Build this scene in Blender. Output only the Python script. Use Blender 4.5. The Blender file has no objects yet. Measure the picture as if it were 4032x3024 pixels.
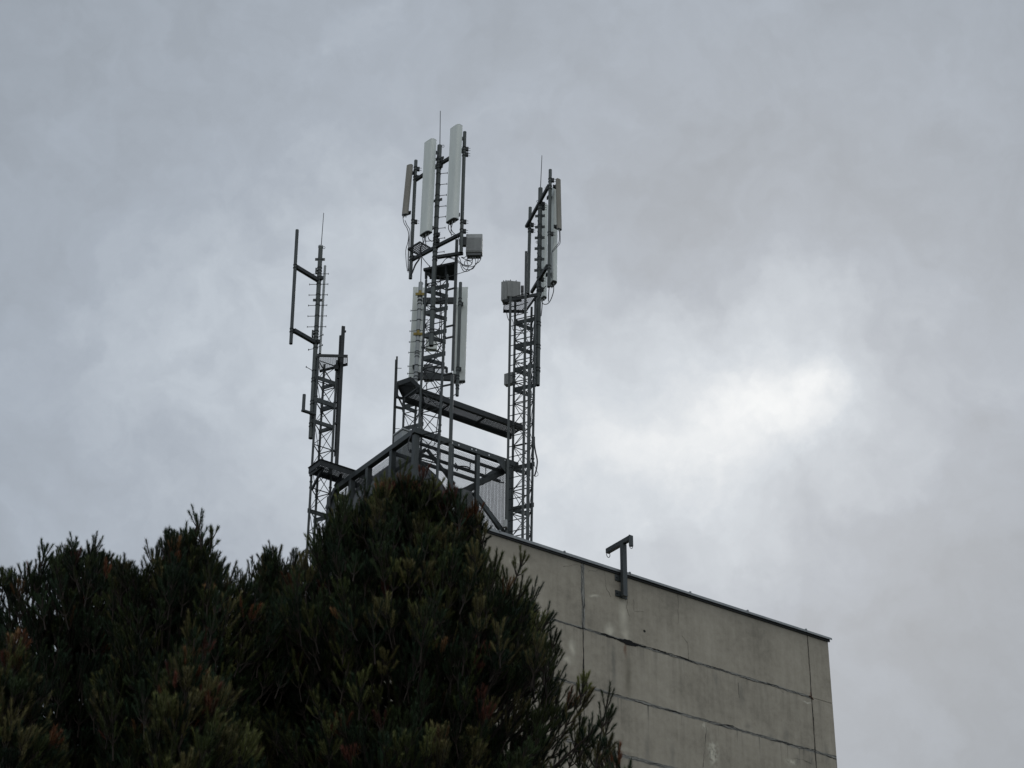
import bpy, math, random
import numpy as np
from mathutils import Vector, Matrix

# ------------------------------------------------------------------ camera
scene = bpy.context.scene
COL = scene.collection
rad = math.radians
FPX, PITCH, ROLL, AZ = 8000.0, rad(30.5), rad(0.6), rad(55.0)
CAM = Vector((0, 0, 1.6))
_r0 = Vector((1, 0, 0)); FW = Vector((0, math.cos(PITCH), math.sin(PITCH))); _u0 = Vector((0, -math.sin(PITCH), math.cos(PITCH)))
RT = math.cos(ROLL) * _r0 + math.sin(ROLL) * _u0
UPV = -math.sin(ROLL) * _r0 + math.cos(ROLL) * _u0
cam_data = bpy.data.cameras.new('camera')
cam_data.sensor_width = 36.0
cam_data.lens = 36.0 * FPX / 4032.0
cam_data.clip_start = 0.5
cam_data.clip_end = 5000.0
cam = bpy.data.objects.new('camera', cam_data)
m = Matrix.Identity(4)
for i in range(3):
    m[i][0] = RT[i]; m[i][1] = UPV[i]; m[i][2] = -FW[i]; m[i][3] = CAM[i]
cam.matrix_world = m
COL.objects.link(cam)
scene.camera = cam

def ray(p):
    return FW + (p[0] - 2016.0) / FPX * RT - (p[1] - 1512.0) / FPX * UPV
def at(p, Y):
    d = ray(p); return CAM + d * (Y / d.y)
def onz(p, z):
    d = ray(p); return CAM + d * ((z - CAM.z) / d.z)
def onplane(p, o, n):
    d = ray(p); return CAM + d * ((o - CAM).dot(n) / d.dot(n))

# ------------------------------------------------------------------ sky and sun
world = bpy.data.worlds.new('World'); scene.world = world
world.use_nodes = True
wt = world.node_tree; wt.nodes.clear()
def wn(t, **k):
    n = wt.nodes.new(t)
    for a, b in k.items(): setattr(n, a, b)
    return n
def wl(a, b): wt.links.new(a, b)
def wmath(op, a, b=None, clamp=False):
    n = wn('ShaderNodeMath', operation=op, use_clamp=clamp)
    for i, v in enumerate((a, b)):
        if v is None: continue
        if isinstance(v, (int, float)): n.inputs[i].default_value = v
        else: wl(v, n.inputs[i])
    return n.outputs[0]
out = wn('ShaderNodeOutputWorld'); bg = wn('ShaderNodeBackground')
tc = wn('ShaderNodeTexCoord')
sunp = (3060, 1600)
sdir = ray(sunp).normalized()
s_el = math.asin(sdir.z); s_az = math.atan2(sdir.x, sdir.y)
skyt = wn('ShaderNodeTexSky', sky_type='NISHITA')
skyt.sun_disc = False; skyt.sun_elevation = s_el; skyt.sun_rotation = s_az
skyt.air_density = 1.0; skyt.dust_density = 2.0
sks = wn('ShaderNodeVectorMath', operation='SCALE'); wl(skyt.outputs[0], sks.inputs[0]); sks.inputs['Scale'].default_value = 0.08
# soft cloud layer: direction warped by noise, broad light and dark masses placed in the sky
nw = wn('ShaderNodeTexNoise'); wl(tc.outputs['Generated'], nw.inputs['Vector']); nw.inputs['Scale'].default_value = 15.0; nw.inputs['Detail'].default_value = 7.0; nw.inputs['Roughness'].default_value = 0.55
wsub = wn('ShaderNodeVectorMath', operation='SUBTRACT'); wl(nw.outputs['Color'], wsub.inputs[0]); wsub.inputs[1].default_value = (0.5, 0.5, 0.5)
wsc = wn('ShaderNodeVectorMath', operation='SCALE'); wl(wsub.outputs[0], wsc.inputs[0]); wsc.inputs['Scale'].default_value = 0.11
wadd = wn('ShaderNodeVectorMath', operation='ADD'); wl(tc.outputs['Generated'], wadd.inputs[0]); wl(wsc.outputs[0], wadd.inputs[1])
def blob(p, sx, sy, amp, tilt=0.0):
    d = (p if isinstance(p, Vector) else ray(p)).normalized()
    ex = Vector((d.y, -d.x, 0)).normalized(); ey = ex.cross(d)
    c, s = math.cos(tilt), math.sin(tilt)
    ax, ay = ex * c + ey * s, ey * c - ex * s
    sb = wn('ShaderNodeVectorMath', operation='SUBTRACT'); wl(wadd.outputs[0], sb.inputs[0]); sb.inputs[1].default_value = d
    tot = None
    for a, w in ((ax, sx), (ay, sy), (d, max(0.5, sx))):
        dt = wn('ShaderNodeVectorMath', operation='DOT_PRODUCT'); wl(sb.outputs[0], dt.inputs[0]); dt.inputs[1].default_value = a / w
        sq = wmath('MULTIPLY', dt.outputs['Value'], dt.outputs['Value'])
        tot = sq if tot is None else wmath('ADD', tot, sq)
    e = wmath('EXPONENT', wmath('MULTIPLY', tot, -0.5))
    return wmath('MULTIPLY', e, amp)
BLOBS = [((2840, 1660), .045, .016, .21), ((3000, 1480), .028, .024, .12), ((3200, 1600), .014, .012, .10), ((2800, 1730), .075, .04, .19), ((2200, 1980), .11, .075, .13), ((1250, 1500), .10, .07, .24), ((2000, 150), .2, .05, .07), ((3550, 1200), .05, .035, .07), ((2450, 850), .14, .035, -.05, .5), ((3750, 1650), .035, .07, -.08), ((150, 200), .12, .12, -.04), ((3800, 2750), .07, .06, -.08), (Vector((.15, -1, .55)), .70, .52, .74)]  # last mass is unseen, added behind the camera to brighten wall and panels
n2 = wn('ShaderNodeTexNoise'); wl(wadd.outputs[0], n2.inputs['Vector']); n2.inputs['Scale'].default_value = 5.0; n2.inputs['Detail'].default_value = 7.0; n2.inputs['Roughness'].default_value = 0.5
n3 = wn('ShaderNodeTexNoise'); wl(wadd.outputs[0], n3.inputs['Vector']); n3.inputs['Scale'].default_value = 26.0; n3.inputs['Detail'].default_value = 6.0; n3.inputs['Roughness'].default_value = 0.55
L = wmath('ADD', 0.25, wmath('MULTIPLY', wmath('SUBTRACT', n2.outputs['Fac'], 0.5), 0.27))
L = wmath('ADD', L, wmath('MULTIPLY', wmath('SUBTRACT', n3.outputs['Fac'], 0.5), 0.19))
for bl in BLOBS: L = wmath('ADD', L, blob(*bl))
n4 = wn('ShaderNodeTexNoise'); wl(wadd.outputs[0], n4.inputs['Vector']); n4.inputs['Scale'].default_value = 34.0; n4.inputs['Detail'].default_value = 6.0
L = wmath('MULTIPLY', L, wmath('ADD', 1.0, wmath('MULTIPLY', wmath('SUBTRACT', n4.outputs['Fac'], 0.5), 0.55)))
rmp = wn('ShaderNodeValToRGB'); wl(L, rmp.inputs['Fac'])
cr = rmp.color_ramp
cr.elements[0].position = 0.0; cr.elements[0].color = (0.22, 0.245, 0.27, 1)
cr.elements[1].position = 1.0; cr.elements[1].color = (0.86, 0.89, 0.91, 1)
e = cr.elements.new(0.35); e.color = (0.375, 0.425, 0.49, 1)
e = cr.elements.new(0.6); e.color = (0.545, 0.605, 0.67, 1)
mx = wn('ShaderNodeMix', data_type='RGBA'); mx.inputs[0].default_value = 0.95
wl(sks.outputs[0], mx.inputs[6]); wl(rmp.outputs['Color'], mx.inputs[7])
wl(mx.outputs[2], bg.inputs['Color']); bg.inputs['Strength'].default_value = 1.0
wl(bg.outputs[0], out.inputs['Surface'])

sun = bpy.data.lights.new('sun', 'SUN'); sun.energy = 0.5; sun.angle = rad(25); sun.color = (1.0, 0.97, 0.92)
so = bpy.data.objects.new('sun', sun); so.rotation_euler = sdir.to_track_quat('Z', 'Y').to_euler(); so.location = (0, 0, 60)
COL.objects.link(so)
vs = scene.view_settings
vs.view_transform = 'Standard'; vs.look = 'None'; vs.exposure = 0.0; vs.gamma = 1.0; vs.use_curve_mapping = False
scene.cycles.max_bounces = 6; scene.cycles.diffuse_bounces = 2

# ------------------------------------------------------------------ helpers
class MB:
    def __init__(s): s.v = []; s.f = []
    def raw(s, vs, fs):
        b = len(s.v); s.v += [Vector(x) for x in vs]; s.f += [[b + i for i in f] for f in fs]; return s
    def frame(s, d, up=None):
        d = d.normalized(); up = up or Vector((0, 0, 1))
        if abs(d.dot(up)) > 0.99: up = Vector((math.sin(AZ), math.cos(AZ), 0))
        x = d.cross(up).normalized(); return x, x.cross(d).normalized()
    def box(s, c, ax, ay, az):       # centre and three half-axes
        c = Vector(c); P = [c + ax * i + ay * j + az * k for k in (-1, 1) for j in (-1, 1) for i in (-1, 1)]
        return s.raw(P, [(0, 2, 3, 1), (4, 5, 7, 6), (0, 1, 5, 4), (2, 6, 7, 3), (0, 4, 6, 2), (1, 3, 7, 5)])
    def bar(s, a, b, w, h, up=None, bev=0.0):   # rectangular section along a-b: w across, h along up
        a, b = Vector(a), Vector(b); x, y = s.frame(b - a, up)
        return s.box((a + b) / 2, x * w / 2, y * h / 2, (b - a) / 2)
    def tube(s, a, b, r, n=10, r2=None, cap=True):
        a, b = Vector(a), Vector(b); x, y = s.frame(b - a); r2 = r if r2 is None else r2
        P = [a + (x * math.cos(t) + y * math.sin(t)) * r for t in [2 * math.pi * i / n for i in range(n)]]
        P += [b + (x * math.cos(t) + y * math.sin(t)) * r2 for t in [2 * math.pi * i / n for i in range(n)]]
        F = [(i, (i + 1) % n, n + (i + 1) % n, n + i) for i in range(n)]
        if cap: F += [tuple(range(n - 1, -1, -1)), tuple(range(n, 2 * n))]
        return s.raw(P, F)
    def pipe(s, a, b, r, t=0.006, n=18):         # open-ended pipe
        s.tube(a, b, r, n, cap=False); a, b = Vector(a), Vector(b); ri = r - t
        x, y = s.frame(b - a); ang = [2 * math.pi * i / n for i in range(n)]
        o = lambda c, q: [c + (x * math.cos(u) + y * math.sin(u)) * q for u in ang]
        P = o(a, r) + o(a, ri) + o(a + (b - a) * 0.97, ri * 0.99)
        F = [(i, n + i, n + (i + 1) % n, (i + 1) % n) for i in range(n)]
        F += [(n + i, 2 * n + i, 2 * n + (i + 1) % n, n + (i + 1) % n) for i in range(n)]
        s.raw(P, F); P2 = o(b, r); s.raw(P2, [tuple(range(n))]); return s
    def path(s, pts, r, n=6):
        pts = [Vector(p) for p in pts]; rings = []; b = len(s.v); prev = None
        for i, p in enumerate(pts):
            d = (pts[min(i + 1, len(pts) - 1)] - pts[max(i - 1, 0)]).normalized()
            x, y = s.frame(d) if prev is None else (None, None)
            if prev is not None:
                x = (prev - d * prev.dot(d)).normalized(); y = x.cross(d).normalized()
            prev = x
            s.v += [p + (x * math.cos(2 * math.pi * k / n) + y * math.sin(2 * math.pi * k / n)) * r for k in range(n)]
        for i in range(len(pts) - 1):
            for k in range(n):
                s.f.append([b + i * n + k, b + i * n + (k + 1) % n, b + (i + 1) * n + (k + 1) % n, b + (i + 1) * n + k])
        s.f.append([b + k for k in range(n - 1, -1, -1)]); s.f.append([b + (len(pts) - 1) * n + k for k in range(n)])
        return s
    def prism(s, prof, z0, z1, o, ax, ay, az):    # closed profile [(x,y)] extruded along az
        n = len(prof)
        P = [o + ax * x + ay * y + az * z0 for x, y in prof] + [o + ax * x + ay * y + az * z1 for x, y in prof]
        F = [(i, (i + 1) % n, n + (i + 1) % n, n + i) for i in range(n)] + [tuple(range(n - 1, -1, -1)), tuple(range(n, 2 * n))]
        return s.raw(P, F)
    def build(s, name, mat, parent=None, smooth=False, bevel=0.0):
        me = bpy.data.meshes.new(name)
        off = parent.matrix_basis.inverted() if parent is not None and parent.parent is None else None
        if parent is not None and parent.parent is not None: off = parent.parent.matrix_basis.inverted()
        V = [tuple(off @ p) if off else tuple(p) for p in s.v]
        me.from_pydata(V, [], s.f); me.update()
        me.materials.append(mat)
        import bmesh
        bm = bmesh.new(); bm.from_mesh(me); bmesh.ops.recalc_face_normals(bm, faces=bm.faces)
        bm.to_mesh(me); bm.free()
        o = bpy.data.objects.new(name, me); COL.objects.link(o)
        if parent is not None: o.parent = parent
        if smooth:
            me.polygons.foreach_set('use_smooth', [True] * len(me.polygons))
            try: me.set_sharp_from_angle(angle=rad(40))
            except Exception: pass
        if bevel:
            bv = o.modifiers.new('bevel', 'BEVEL'); bv.width = bevel; bv.segments = 2; bv.limit_method = 'ANGLE'
        return o

def tag(o, label=None, cat=None, group=None, kind=None):
    if label: o['label'] = label
    if cat: o['category'] = cat
    if group: o['group'] = group
    if kind: o['kind'] = kind
    return o
def thing(name, label, cat, loc, group=None, rz=0.0):
    o = bpy.data.objects.new(name, None); COL.objects.link(o)
    o.location = loc; o.rotation_euler = (0, 0, rz); o.empty_display_size = 0.2
    o.matrix_basis = Matrix.Translation(Vector(loc)) @ Matrix.Rotation(rz, 4, 'Z')
    return tag(o, label, cat, group)

# ------------------------------------------------------------------ materials
def newmat(name):
    M = bpy.data.materials.new(name); M.use_nodes = True
    return M, M.node_tree, M.node_tree.nodes['Principled BSDF']
def noise(nt, vec, scale, detail=5.0, rough=0.55):
    n = nt.nodes.new('ShaderNodeTexNoise'); n.inputs['Scale'].default_value = scale; n.inputs['Detail'].default_value = detail; n.inputs['Roughness'].default_value = rough
    if vec is not None: nt.links.new(vec, n.inputs['Vector'])
    return n.outputs['Fac']
def ramp(nt, fac, stops):
    r = nt.nodes.new('ShaderNodeValToRGB'); nt.links.new(fac, r.inputs['Fac']); c = r.color_ramp
    while len(c.elements) < len(stops): c.elements.new(0.5)
    for e, (p, col) in zip(c.elements, stops):
        e.position = p; e.color = (*col, 1) if not isinstance(col, float) else (col, col, col, 1)
    return r.outputs['Color']
def nmath(nt, op, a, b=None, clamp=False):
    n = nt.nodes.new('ShaderNodeMath'); n.operation = op; n.use_clamp = clamp
    for i, v in enumerate((a, b)):
        if v is None: continue
        if isinstance(v, (int, float)): n.inputs[i].default_value = v
        else: nt.links.new(v, n.inputs[i])
    return n.outputs[0]
def mapped(nt, scale=(1, 1, 1), loc=(0, 0, 0)):
    t = nt.nodes.new('ShaderNodeTexCoord'); mp = nt.nodes.new('ShaderNodeMapping')
    mp.inputs['Scale'].default_value = scale; mp.inputs['Location'].default_value = loc
    nt.links.new(t.outputs['Object'], mp.inputs['Vector']); return mp.outputs[0]
def metal(name, lo, hi, metallic=0.35, rough=0.5, scale=6.0):
    M, nt, b = newmat(name)
    v = mapped(nt, (1, 1, 0.25)); f = noise(nt, v, scale, 6.0, 0.6); g = noise(nt, mapped(nt), scale * 9, 3.0)
    fg = nmath(nt, 'ADD', nmath(nt, 'MULTIPLY', f, 0.75), nmath(nt, 'MULTIPLY', g, 0.25))
    nt.links.new(ramp(nt, fg, [(0.36, lo), (0.64, hi)]), b.inputs['Base Color'])
    b.inputs['Metallic'].default_value = metallic
    nt.links.new(ramp(nt, f, [(0.3, rough - 0.1), (0.7, rough + 0.15)]), b.inputs['Roughness'])
    return M
GALV = metal('galvanised_steel', (0.034, 0.040, 0.041), (0.090, 0.100, 0.100))
DARKG = metal('weathered_dark_steel', (0.018, 0.021, 0.022), (0.048, 0.053, 0.054), 0.3, 0.55)
POLEM = metal('grey_pole_steel', (0.048, 0.057, 0.055), (0.125, 0.138, 0.133), 0.3, 0.5, 9.0)
PALE = metal('pale_zinc', (0.26, 0.275, 0.275), (0.42, 0.435, 0.43), 0.3, 0.45, 9.0)
RUSTY = metal('yellow_clamp_paint', (0.22, 0.15, 0.03), (0.36, 0.27, 0.06), 0.0, 0.6, 20.0)
BOLT = metal('bright_zinc_bolt', (0.55, 0.56, 0.56), (0.7, 0.7, 0.7), 0.6, 0.3)
def plastic(name, lo, hi, rough=0.45, scale=2.5):
    M, nt, b = newmat(name)
    f = noise(nt, mapped(nt, (2.2, 2.2, 0.35)), scale, 6.0, 0.6); g = noise(nt, mapped(nt), 18.0, 3.0)
    fg = nmath(nt, 'ADD', nmath(nt, 'MULTIPLY', f, 0.8), nmath(nt, 'MULTIPLY', g, 0.2))
    nt.links.new(ramp(nt, fg, [(0.32, lo), (0.62, hi)]), b.inputs['Base Color']); b.inputs['Roughness'].default_value = rough
    return M
RADOME = plastic('pale_grey_radome', (0.64, 0.675, 0.64), (0.76, 0.79, 0.75))
BEIGE = plastic('aged_beige_radome', (0.22, 0.203, 0.172), (0.32, 0.30, 0.258), 0.6)
UNITD = plastic('weathered_grey_equipment_paint', (0.20, 0.205, 0.20), (0.32, 0.325, 0.315), 0.55, 5.0)
UNIT = plastic('grey_equipment_paint', (0.30, 0.31, 0.31), (0.42, 0.43, 0.425), 0.5)
CAPM = plastic('dark_end_cap', (0.07, 0.075, 0.08), (0.12, 0.125, 0.13), 0.5)
CABLE = plastic('black_cable', (0.012, 0.012, 0.016), (0.03, 0.03, 0.035), 0.55)
DUCT = metal('painted_sheet_steel', (0.12, 0.128, 0.132), (0.17, 0.178, 0.182), 0.2, 0.5, 2.0)

# ------------------------------------------------------------------ ground and building
U2 = Vector((math.sin(AZ), math.cos(AZ), 0)); V2 = Vector((-math.cos(AZ), math.sin(AZ), 0)); Z = Vector((0, 0, 1))
def crop(x0, y0, s): return lambda x, y: (x0 + x / s, y0 + y / s)
c1 = crop(1500, 400, 3.318); c2 = crop(1500, 850, 3.318); c3 = crop(1500, 1300, 3.318); c4 = crop(1500, 1700, 3.318)
c5 = crop(1900, 600, 3.3175); c6 = crop(1900, 1000, 3.3175); c7 = crop(1750, 1450, 4.148); c8 = crop(1750, 1750, 3.686)
a1 = crop(1100, 820, 3.317); a2 = crop(1100, 1250, 3.317); a3 = crop(1150, 1700, 3.016)
a4 = crop(1900, 2000, 2.765); a5 = crop(2300, 2400, 2.011); f0 = crop(0, 0, 0.5486)

GM, nt, b = newmat('ground_grass_and_soil')
f = noise(nt, mapped(nt), 0.35, 8.0, 0.65)
nt.links.new(ramp(nt, f, [(0.35, (0.035, 0.045, 0.02)), (0.65, (0.07, 0.07, 0.04))]), b.inputs['Base Color']); b.inputs['Roughness'].default_value = 0.9
g = MB(); n = 24
for i in range(n + 1):
    for j in range(n + 1):
        g.v.append(Vector((-2000 + 4000 * i / n, -2000 + 4000 * j / n, 0)))
for i in range(n):
    for j in range(n):
        g.f.append([i * (n + 1) + j, (i + 1) * (n + 1) + j, (i + 1) * (n + 1) + j + 1, i * (n + 1) + j + 1])
tag(g.build('ground', GM), kind='structure')

REF = at((2090, 2137), 42.0)
ZE = REF.z                                            # top of the roof edge
def onfac(p): return onplane(p, REF, V2)
P_R = onfac((3262, 2512)); P_L = onfac((1700, 2030))
C0 = Vector((P_L.x, P_L.y, 0))
def loc(p):                                           # pixel on the facade -> along-wall metres, height
    w = onfac(p); d = w - C0; return d.dot(U2), w.z
LX = loc((3296, 3000))[0]; LY = 5.2
ZW = ZE - 0.05
ZROOF = ZE - 0.35
BLD = thing('concrete_building', 'grey concrete panel building with cracked joints and dark stains behind the large pine', 'building', (C0.x, C0.y, 0), rz=math.pi / 2 - AZ)
xv1 = loc(a4(1092, 900))[0]; xv2 = loc(a5(1800, 690))[0]
zj1 = (loc(a4(1090, 1305))[1] + loc(a5(1400, 580))[1]) / 2; zj2 = (loc(a5(400, 715))[1] + loc(a5(1400, 1010))[1]) / 2; zj3 = loc((2500, 2987))[1]
print('FACADE ZE %.2f LX %.2f xv %.2f %.2f zj %.2f %.2f %.2f | right top z %.2f ; j1 %.2f..%.2f j2 %.2f..%.2f' % (ZE, LX, xv1, xv2, zj1, zj2, zj3, loc((3262, 2512))[1], loc(a4(1090, 1305))[1], loc(a5(1750, 690))[1], loc(a5(100, 625))[1], loc(a5(1900, 1140))[1]))

CM, nt, b = newmat('stained_concrete')
base = mapped(nt)
wnz = nt.nodes.new('ShaderNodeTexNoise'); wnz.inputs['Scale'].default_value = 3.5; wnz.inputs['Detail'].default_value = 6.0; nt.links.new(base, wnz.inputs['Vector'])
ws = nt.nodes.new('ShaderNodeVectorMath'); ws.operation = 'SUBTRACT'; nt.links.new(wnz.outputs['Color'], ws.inputs[0]); ws.inputs[1].default_value = (0.5, 0.5, 0.5)
wm = nt.nodes.new('ShaderNodeVectorMath'); wm.operation = 'MULTIPLY_ADD'; nt.links.new(ws.outputs[0], wm.inputs[0]); wm.inputs[1].default_value = (0.22, 0.0, 0.35); nt.links.new(base, wm.inputs[2])
sx = nt.nodes.new('ShaderNodeSeparateXYZ'); nt.links.new(wm.outputs[0], sx.inputs[0]); X_, Z_ = sx.outputs[0], sx.outputs[2]
big = noise(nt, base, 0.7, 5.0, 0.6); mid = noise(nt, base, 6.0, 8.0, 0.7); fine = noise(nt, base, 55.0, 4.0, 0.7)
strk = noise(nt, mapped(nt, (5.5, 1, 0.35)), 1.0, 6.0, 0.6); strk2 = noise(nt, mapped(nt, (16, 1, 0.5)), 1.0, 4.0, 0.6)
tone = nmath(nt, 'ADD', nmath(nt, 'MULTIPLY', big, 0.36), nmath(nt, 'MULTIPLY', mid, 0.22))
tone = nmath(nt, 'ADD', tone, nmath(nt, 'MULTIPLY', fine, 0.2))
tone = nmath(nt, 'ADD', tone, nmath(nt, 'ADD', nmath(nt, 'MULTIPLY', strk, 0.17), nmath(nt, 'MULTIPLY', strk2, 0.05)))
colr = ramp(nt, tone, [(0.40, (0.235, 0.210, 0.168)), (0.5, (0.362, 0.323, 0.260)), (0.61, (0.455, 0.41, 0.335))])
def patch(x0, x1, z0, z1, soft=2.0):                  # stain of its own outline on the wall
    a = nmath(nt, 'ABSOLUTE', nmath(nt, 'DIVIDE', nmath(nt, 'SUBTRACT', X_, (x0 + x1) / 2), max(abs(x1 - x0) / 2, 0.02)))
    c = nmath(nt, 'ABSOLUTE', nmath(nt, 'DIVIDE', nmath(nt, 'SUBTRACT', Z_, (z0 + z1) / 2), max(abs(z1 - z0) / 2, 0.02)))
    s = nmath(nt, 'ADD', nmath(nt, 'POWER', a, soft), nmath(nt, 'POWER', c, soft))
    return nmath(nt, 'EXPONENT', nmath(nt, 'MULTIPLY', s, -1.0))
def tint(mask, col, k, brk=None):
    global colr
    mx = nt.nodes.new('ShaderNodeMix'); mx.data_type = 'RGBA'; mx.inputs[7].default_value = (*col, 1)
    f = nmath(nt, 'MULTIPLY', mask, k)
    if brk is not None: f = nmath(nt, 'MULTIPLY', f, brk)
    nt.links.new(nmath(nt, 'MINIMUM', f, 1.0), mx.inputs[0]); nt.links.new(colr, mx.inputs[6]); colr = mx.outputs[2]
def pr(pA, pB):
    A, B = loc(pA), loc(pB); return min(A[0], B[0]), max(A[0], B[0]), min(A[1], B[1]), max(A[1], B[1])
brk = ramp(nt, noise(nt, base, 9.0, 6.0, 0.7), [(0.4, 0.0), (0.56, 1.0)])
pale = (0.62, 0.575, 0.47)
tint(patch(*pr(a4(1490, 1000), a4(1580, 1300))), pale, 0.8)
tint(patch(*pr(a4(1510, 1300), a4(1600, 1440))), pale, 0.75)
tint(patch(*pr(a4(1330, 1270), a4(1430, 1400))), pale, 0.95)
tint(patch(*pr(a4(1170, 925), a4(1262, 985))), pale, 0.95)
tint(patch(*pr(a4(955, 1440), a4(1010, 1600))), pale, 0.95)
tint(patch(*pr(a4(880, 1600), a4(960, 1700))), pale, 0.8)
tint(patch(*pr(a4(290, 520), a4(480, 680))), pale, 0.9, brk)
tint(patch(*pr(a5(60, 1020), a5(330, 1130))), pale, 0.75)
tint(patch(*pr(a5(985, 1050), a5(1055, 1240))), (0.72, 0.68, 0.56), 1.0, brk)
tint(patch(*pr(a5(930, 890), a5(975, 960))), (0.72, 0.68, 0.56), 0.8, brk)
tint(patch(*pr(a5(1600, 1170), a5(1680, 1240))), (0.72, 0.68, 0.56), 0.8, brk)
tint(patch(*pr(a5(1745, 720), a5(1795, 745))), (0.72, 0.68, 0.58), 0.8)
tint(patch(*pr(a5(315, 270), a5(345, 380))), (0.16, 0.075, 0.04), 0.75)
tint(patch(*pr(a5(315, 380), a5(385, 700))), (0.17, 0.15, 0.11), 0.75)
tint(patch(*pr(a5(215, 260), a5(255, 640))), (0.15, 0.145, 0.125), 0.6)
for xx, y0, y1 in ((500, 1000, 1240), (700, 1050, 1250), (1240, 560, 760), (1040, 470, 640), (1600, 930, 1070), (1480, 960, 1060), (1300, 900, 960), (1920, 1060, 1240), (1690, 1150, 1240), (1800, 1160, 1250)):
    tint(patch(*pr(a5(xx - 22, y0), a5(xx + 22, y1))), (0.19, 0.18, 0.155), 0.5)
# narrow dark drips under the second joint
dz = nmath(nt, 'SUBTRACT', zj2 - 0.02, nt.nodes.new('ShaderNodeSeparateXYZ').outputs[2])
sz = [q for q in nt.nodes if q.bl_idname == 'ShaderNodeSeparateXYZ'][-1]; nt.links.new(base, sz.inputs[0])
dr = ramp(nt, noise(nt, mapped(nt, (9, 0.0, 0.25)), 1.0, 3.0, 0.6), [(0.58, 0.0), (0.68, 1.0)])
below = nmath(nt, 'MULTIPLY', nmath(nt, 'GREATER_THAN', dz, 0.0), nmath(nt, 'EXPONENT', nmath(nt, 'MULTIPLY', dz, -3.0)))
tint(nmath(nt, 'MULTIPLY', below, dr), (0.07, 0.07, 0.065), 0.75)
d1 = nmath(nt, 'SUBTRACT', zj1 - 0.02, sz.outputs[2])
below1 = nmath(nt, 'MULTIPLY', nmath(nt, 'GREATER_THAN', d1, 0.0), nmath(nt, 'EXPONENT', nmath(nt, 'MULTIPLY', d1, -2.2)))
dr1 = ramp(nt, noise(nt, mapped(nt, (5, 0.0, 0.2), (3, 0, 0)), 1.0, 4.0, 0.6), [(0.5, 0.0), (0.72, 1.0)])
tint(nmath(nt, 'MULTIPLY', below1, dr1), (0.15, 0.14, 0.12), 0.75)
# streaky dark band fading downward from the roof edge
d0 = nmath(nt, 'SUBTRACT', ZE, sz.outputs[2])
tint(nmath(nt, 'MULTIPLY', nmath(nt, 'EXPONENT', nmath(nt, 'MULTIPLY', d0, -4.0)), strk), (0.11, 0.11, 0.1), 1.1)
nt.links.new(colr, b.inputs['Base Color']); b.inputs['Roughness'].default_value = 0.92
bp = nt.nodes.new('ShaderNodeBump'); bp.inputs['Strength'].default_value = 0.35; bp.inputs['Distance'].default_value = 0.01
nt.links.new(nmath(nt, 'ADD', mid, fine), bp.inputs['Height']); nt.links.new(bp.outputs[0], b.inputs['Normal'])

def L2W(x, y, z): return C0 + U2 * x + V2 * y + Z * z
wall = MB()
def lbox(mb, x0, x1, y0, y1, z0, z1):
    return mb.box(L2W((x0 + x1) / 2, (y0 + y1) / 2, (z0 + z1) / 2), U2 * ((x1 - x0) / 2), V2 * ((y1 - y0) / 2), Z * ((z1 - z0) / 2))
lbox(wall, 0.02, LX - 0.02, 0.03, LY, 0, ZW - 0.28)
rows = [ZW, zj1, zj2, zj3]
while rows[-1] > 1.4: rows.append(max(rows[-1] - 1.2, 0.0))
cols = [0.0, xv1, xv2, LX]
for i in range(len(rows) - 1):
    for j in range(3):
        lbox(wall, cols[j] + 0.006, cols[j + 1] - 0.006, 0.0, 0.03 if i else 0.22, rows[i + 1] + 0.006, rows[i] - 0.006)
lbox(wall, 0.0, 0.2, 0.22, LY, ZROOF, ZW - 0.006); lbox(wall, LX - 0.2, LX, 0.22, LY, ZROOF, ZW - 0.006)
lbox(wall, 0.2, LX - 0.2, LY - 0.2, LY, ZROOF, ZW - 0.006)
wo = wall.build('wall', CM, BLD)
ROOFM, nt, b = newmat('roofing_felt')
nt.links.new(ramp(nt, noise(nt, mapped(nt), 3.0, 6.0), [(0.3, (0.04, 0.042, 0.045)), (0.7, (0.08, 0.082, 0.085))]), b.inputs['Base Color']); b.inputs['Roughness'].default_value = 0.9
r = MB(); lbox(r, 0.2, LX - 0.2, 0.22, LY - 0.2, ZROOF - 0.04, ZROOF); r.build('roof', ROOFM, BLD)
FLASH = metal('roof_edge_sheet_metal', (0.20, 0.21, 0.215), (0.32, 0.33, 0.33), 0.3, 0.4, 3.0)
fl = MB()
xs = [-0.07]; random.seed(4)
while xs[-1] < LX - 1.4: xs.append(xs[-1] + 1.9 + random.uniform(-0.1, 0.2))
xs.append(LX + 0.07)
for i in range(len(xs) - 1):
    q = random.uniform(-0.011, 0.011)
    lbox(fl, xs[i] + 0.002, xs[i + 1] - 0.002, -0.075 + q, -0.071 + q, ZE - 0.062, ZE + q)
    lbox(fl, xs[i] + 0.002, xs[i + 1] - 0.002, -0.071 + q, 0.24, ZE - 0.012 + q, ZE + q)
    if i: lbox(fl, xs[i] - 0.02, xs[i] + 0.02, -0.081, 0.24, ZE - 0.006, ZE + 0.028)
lbox(fl, -0.075, -0.071, 0.245, LY + 0.07, ZE - 0.062, ZE); lbox(fl, -0.071, 0.24, 0.245, LY + 0.07, ZE - 0.012, ZE)
lbox(fl, LX + 0.071, LX + 0.075, 0.245, LY + 0.07, ZE - 0.062, ZE); lbox(fl, LX - 0.24, LX + 0.071, 0.245, LY + 0.07, ZE - 0.012, ZE)
fl.build('roof_flashing', FLASH, BLD)
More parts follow.
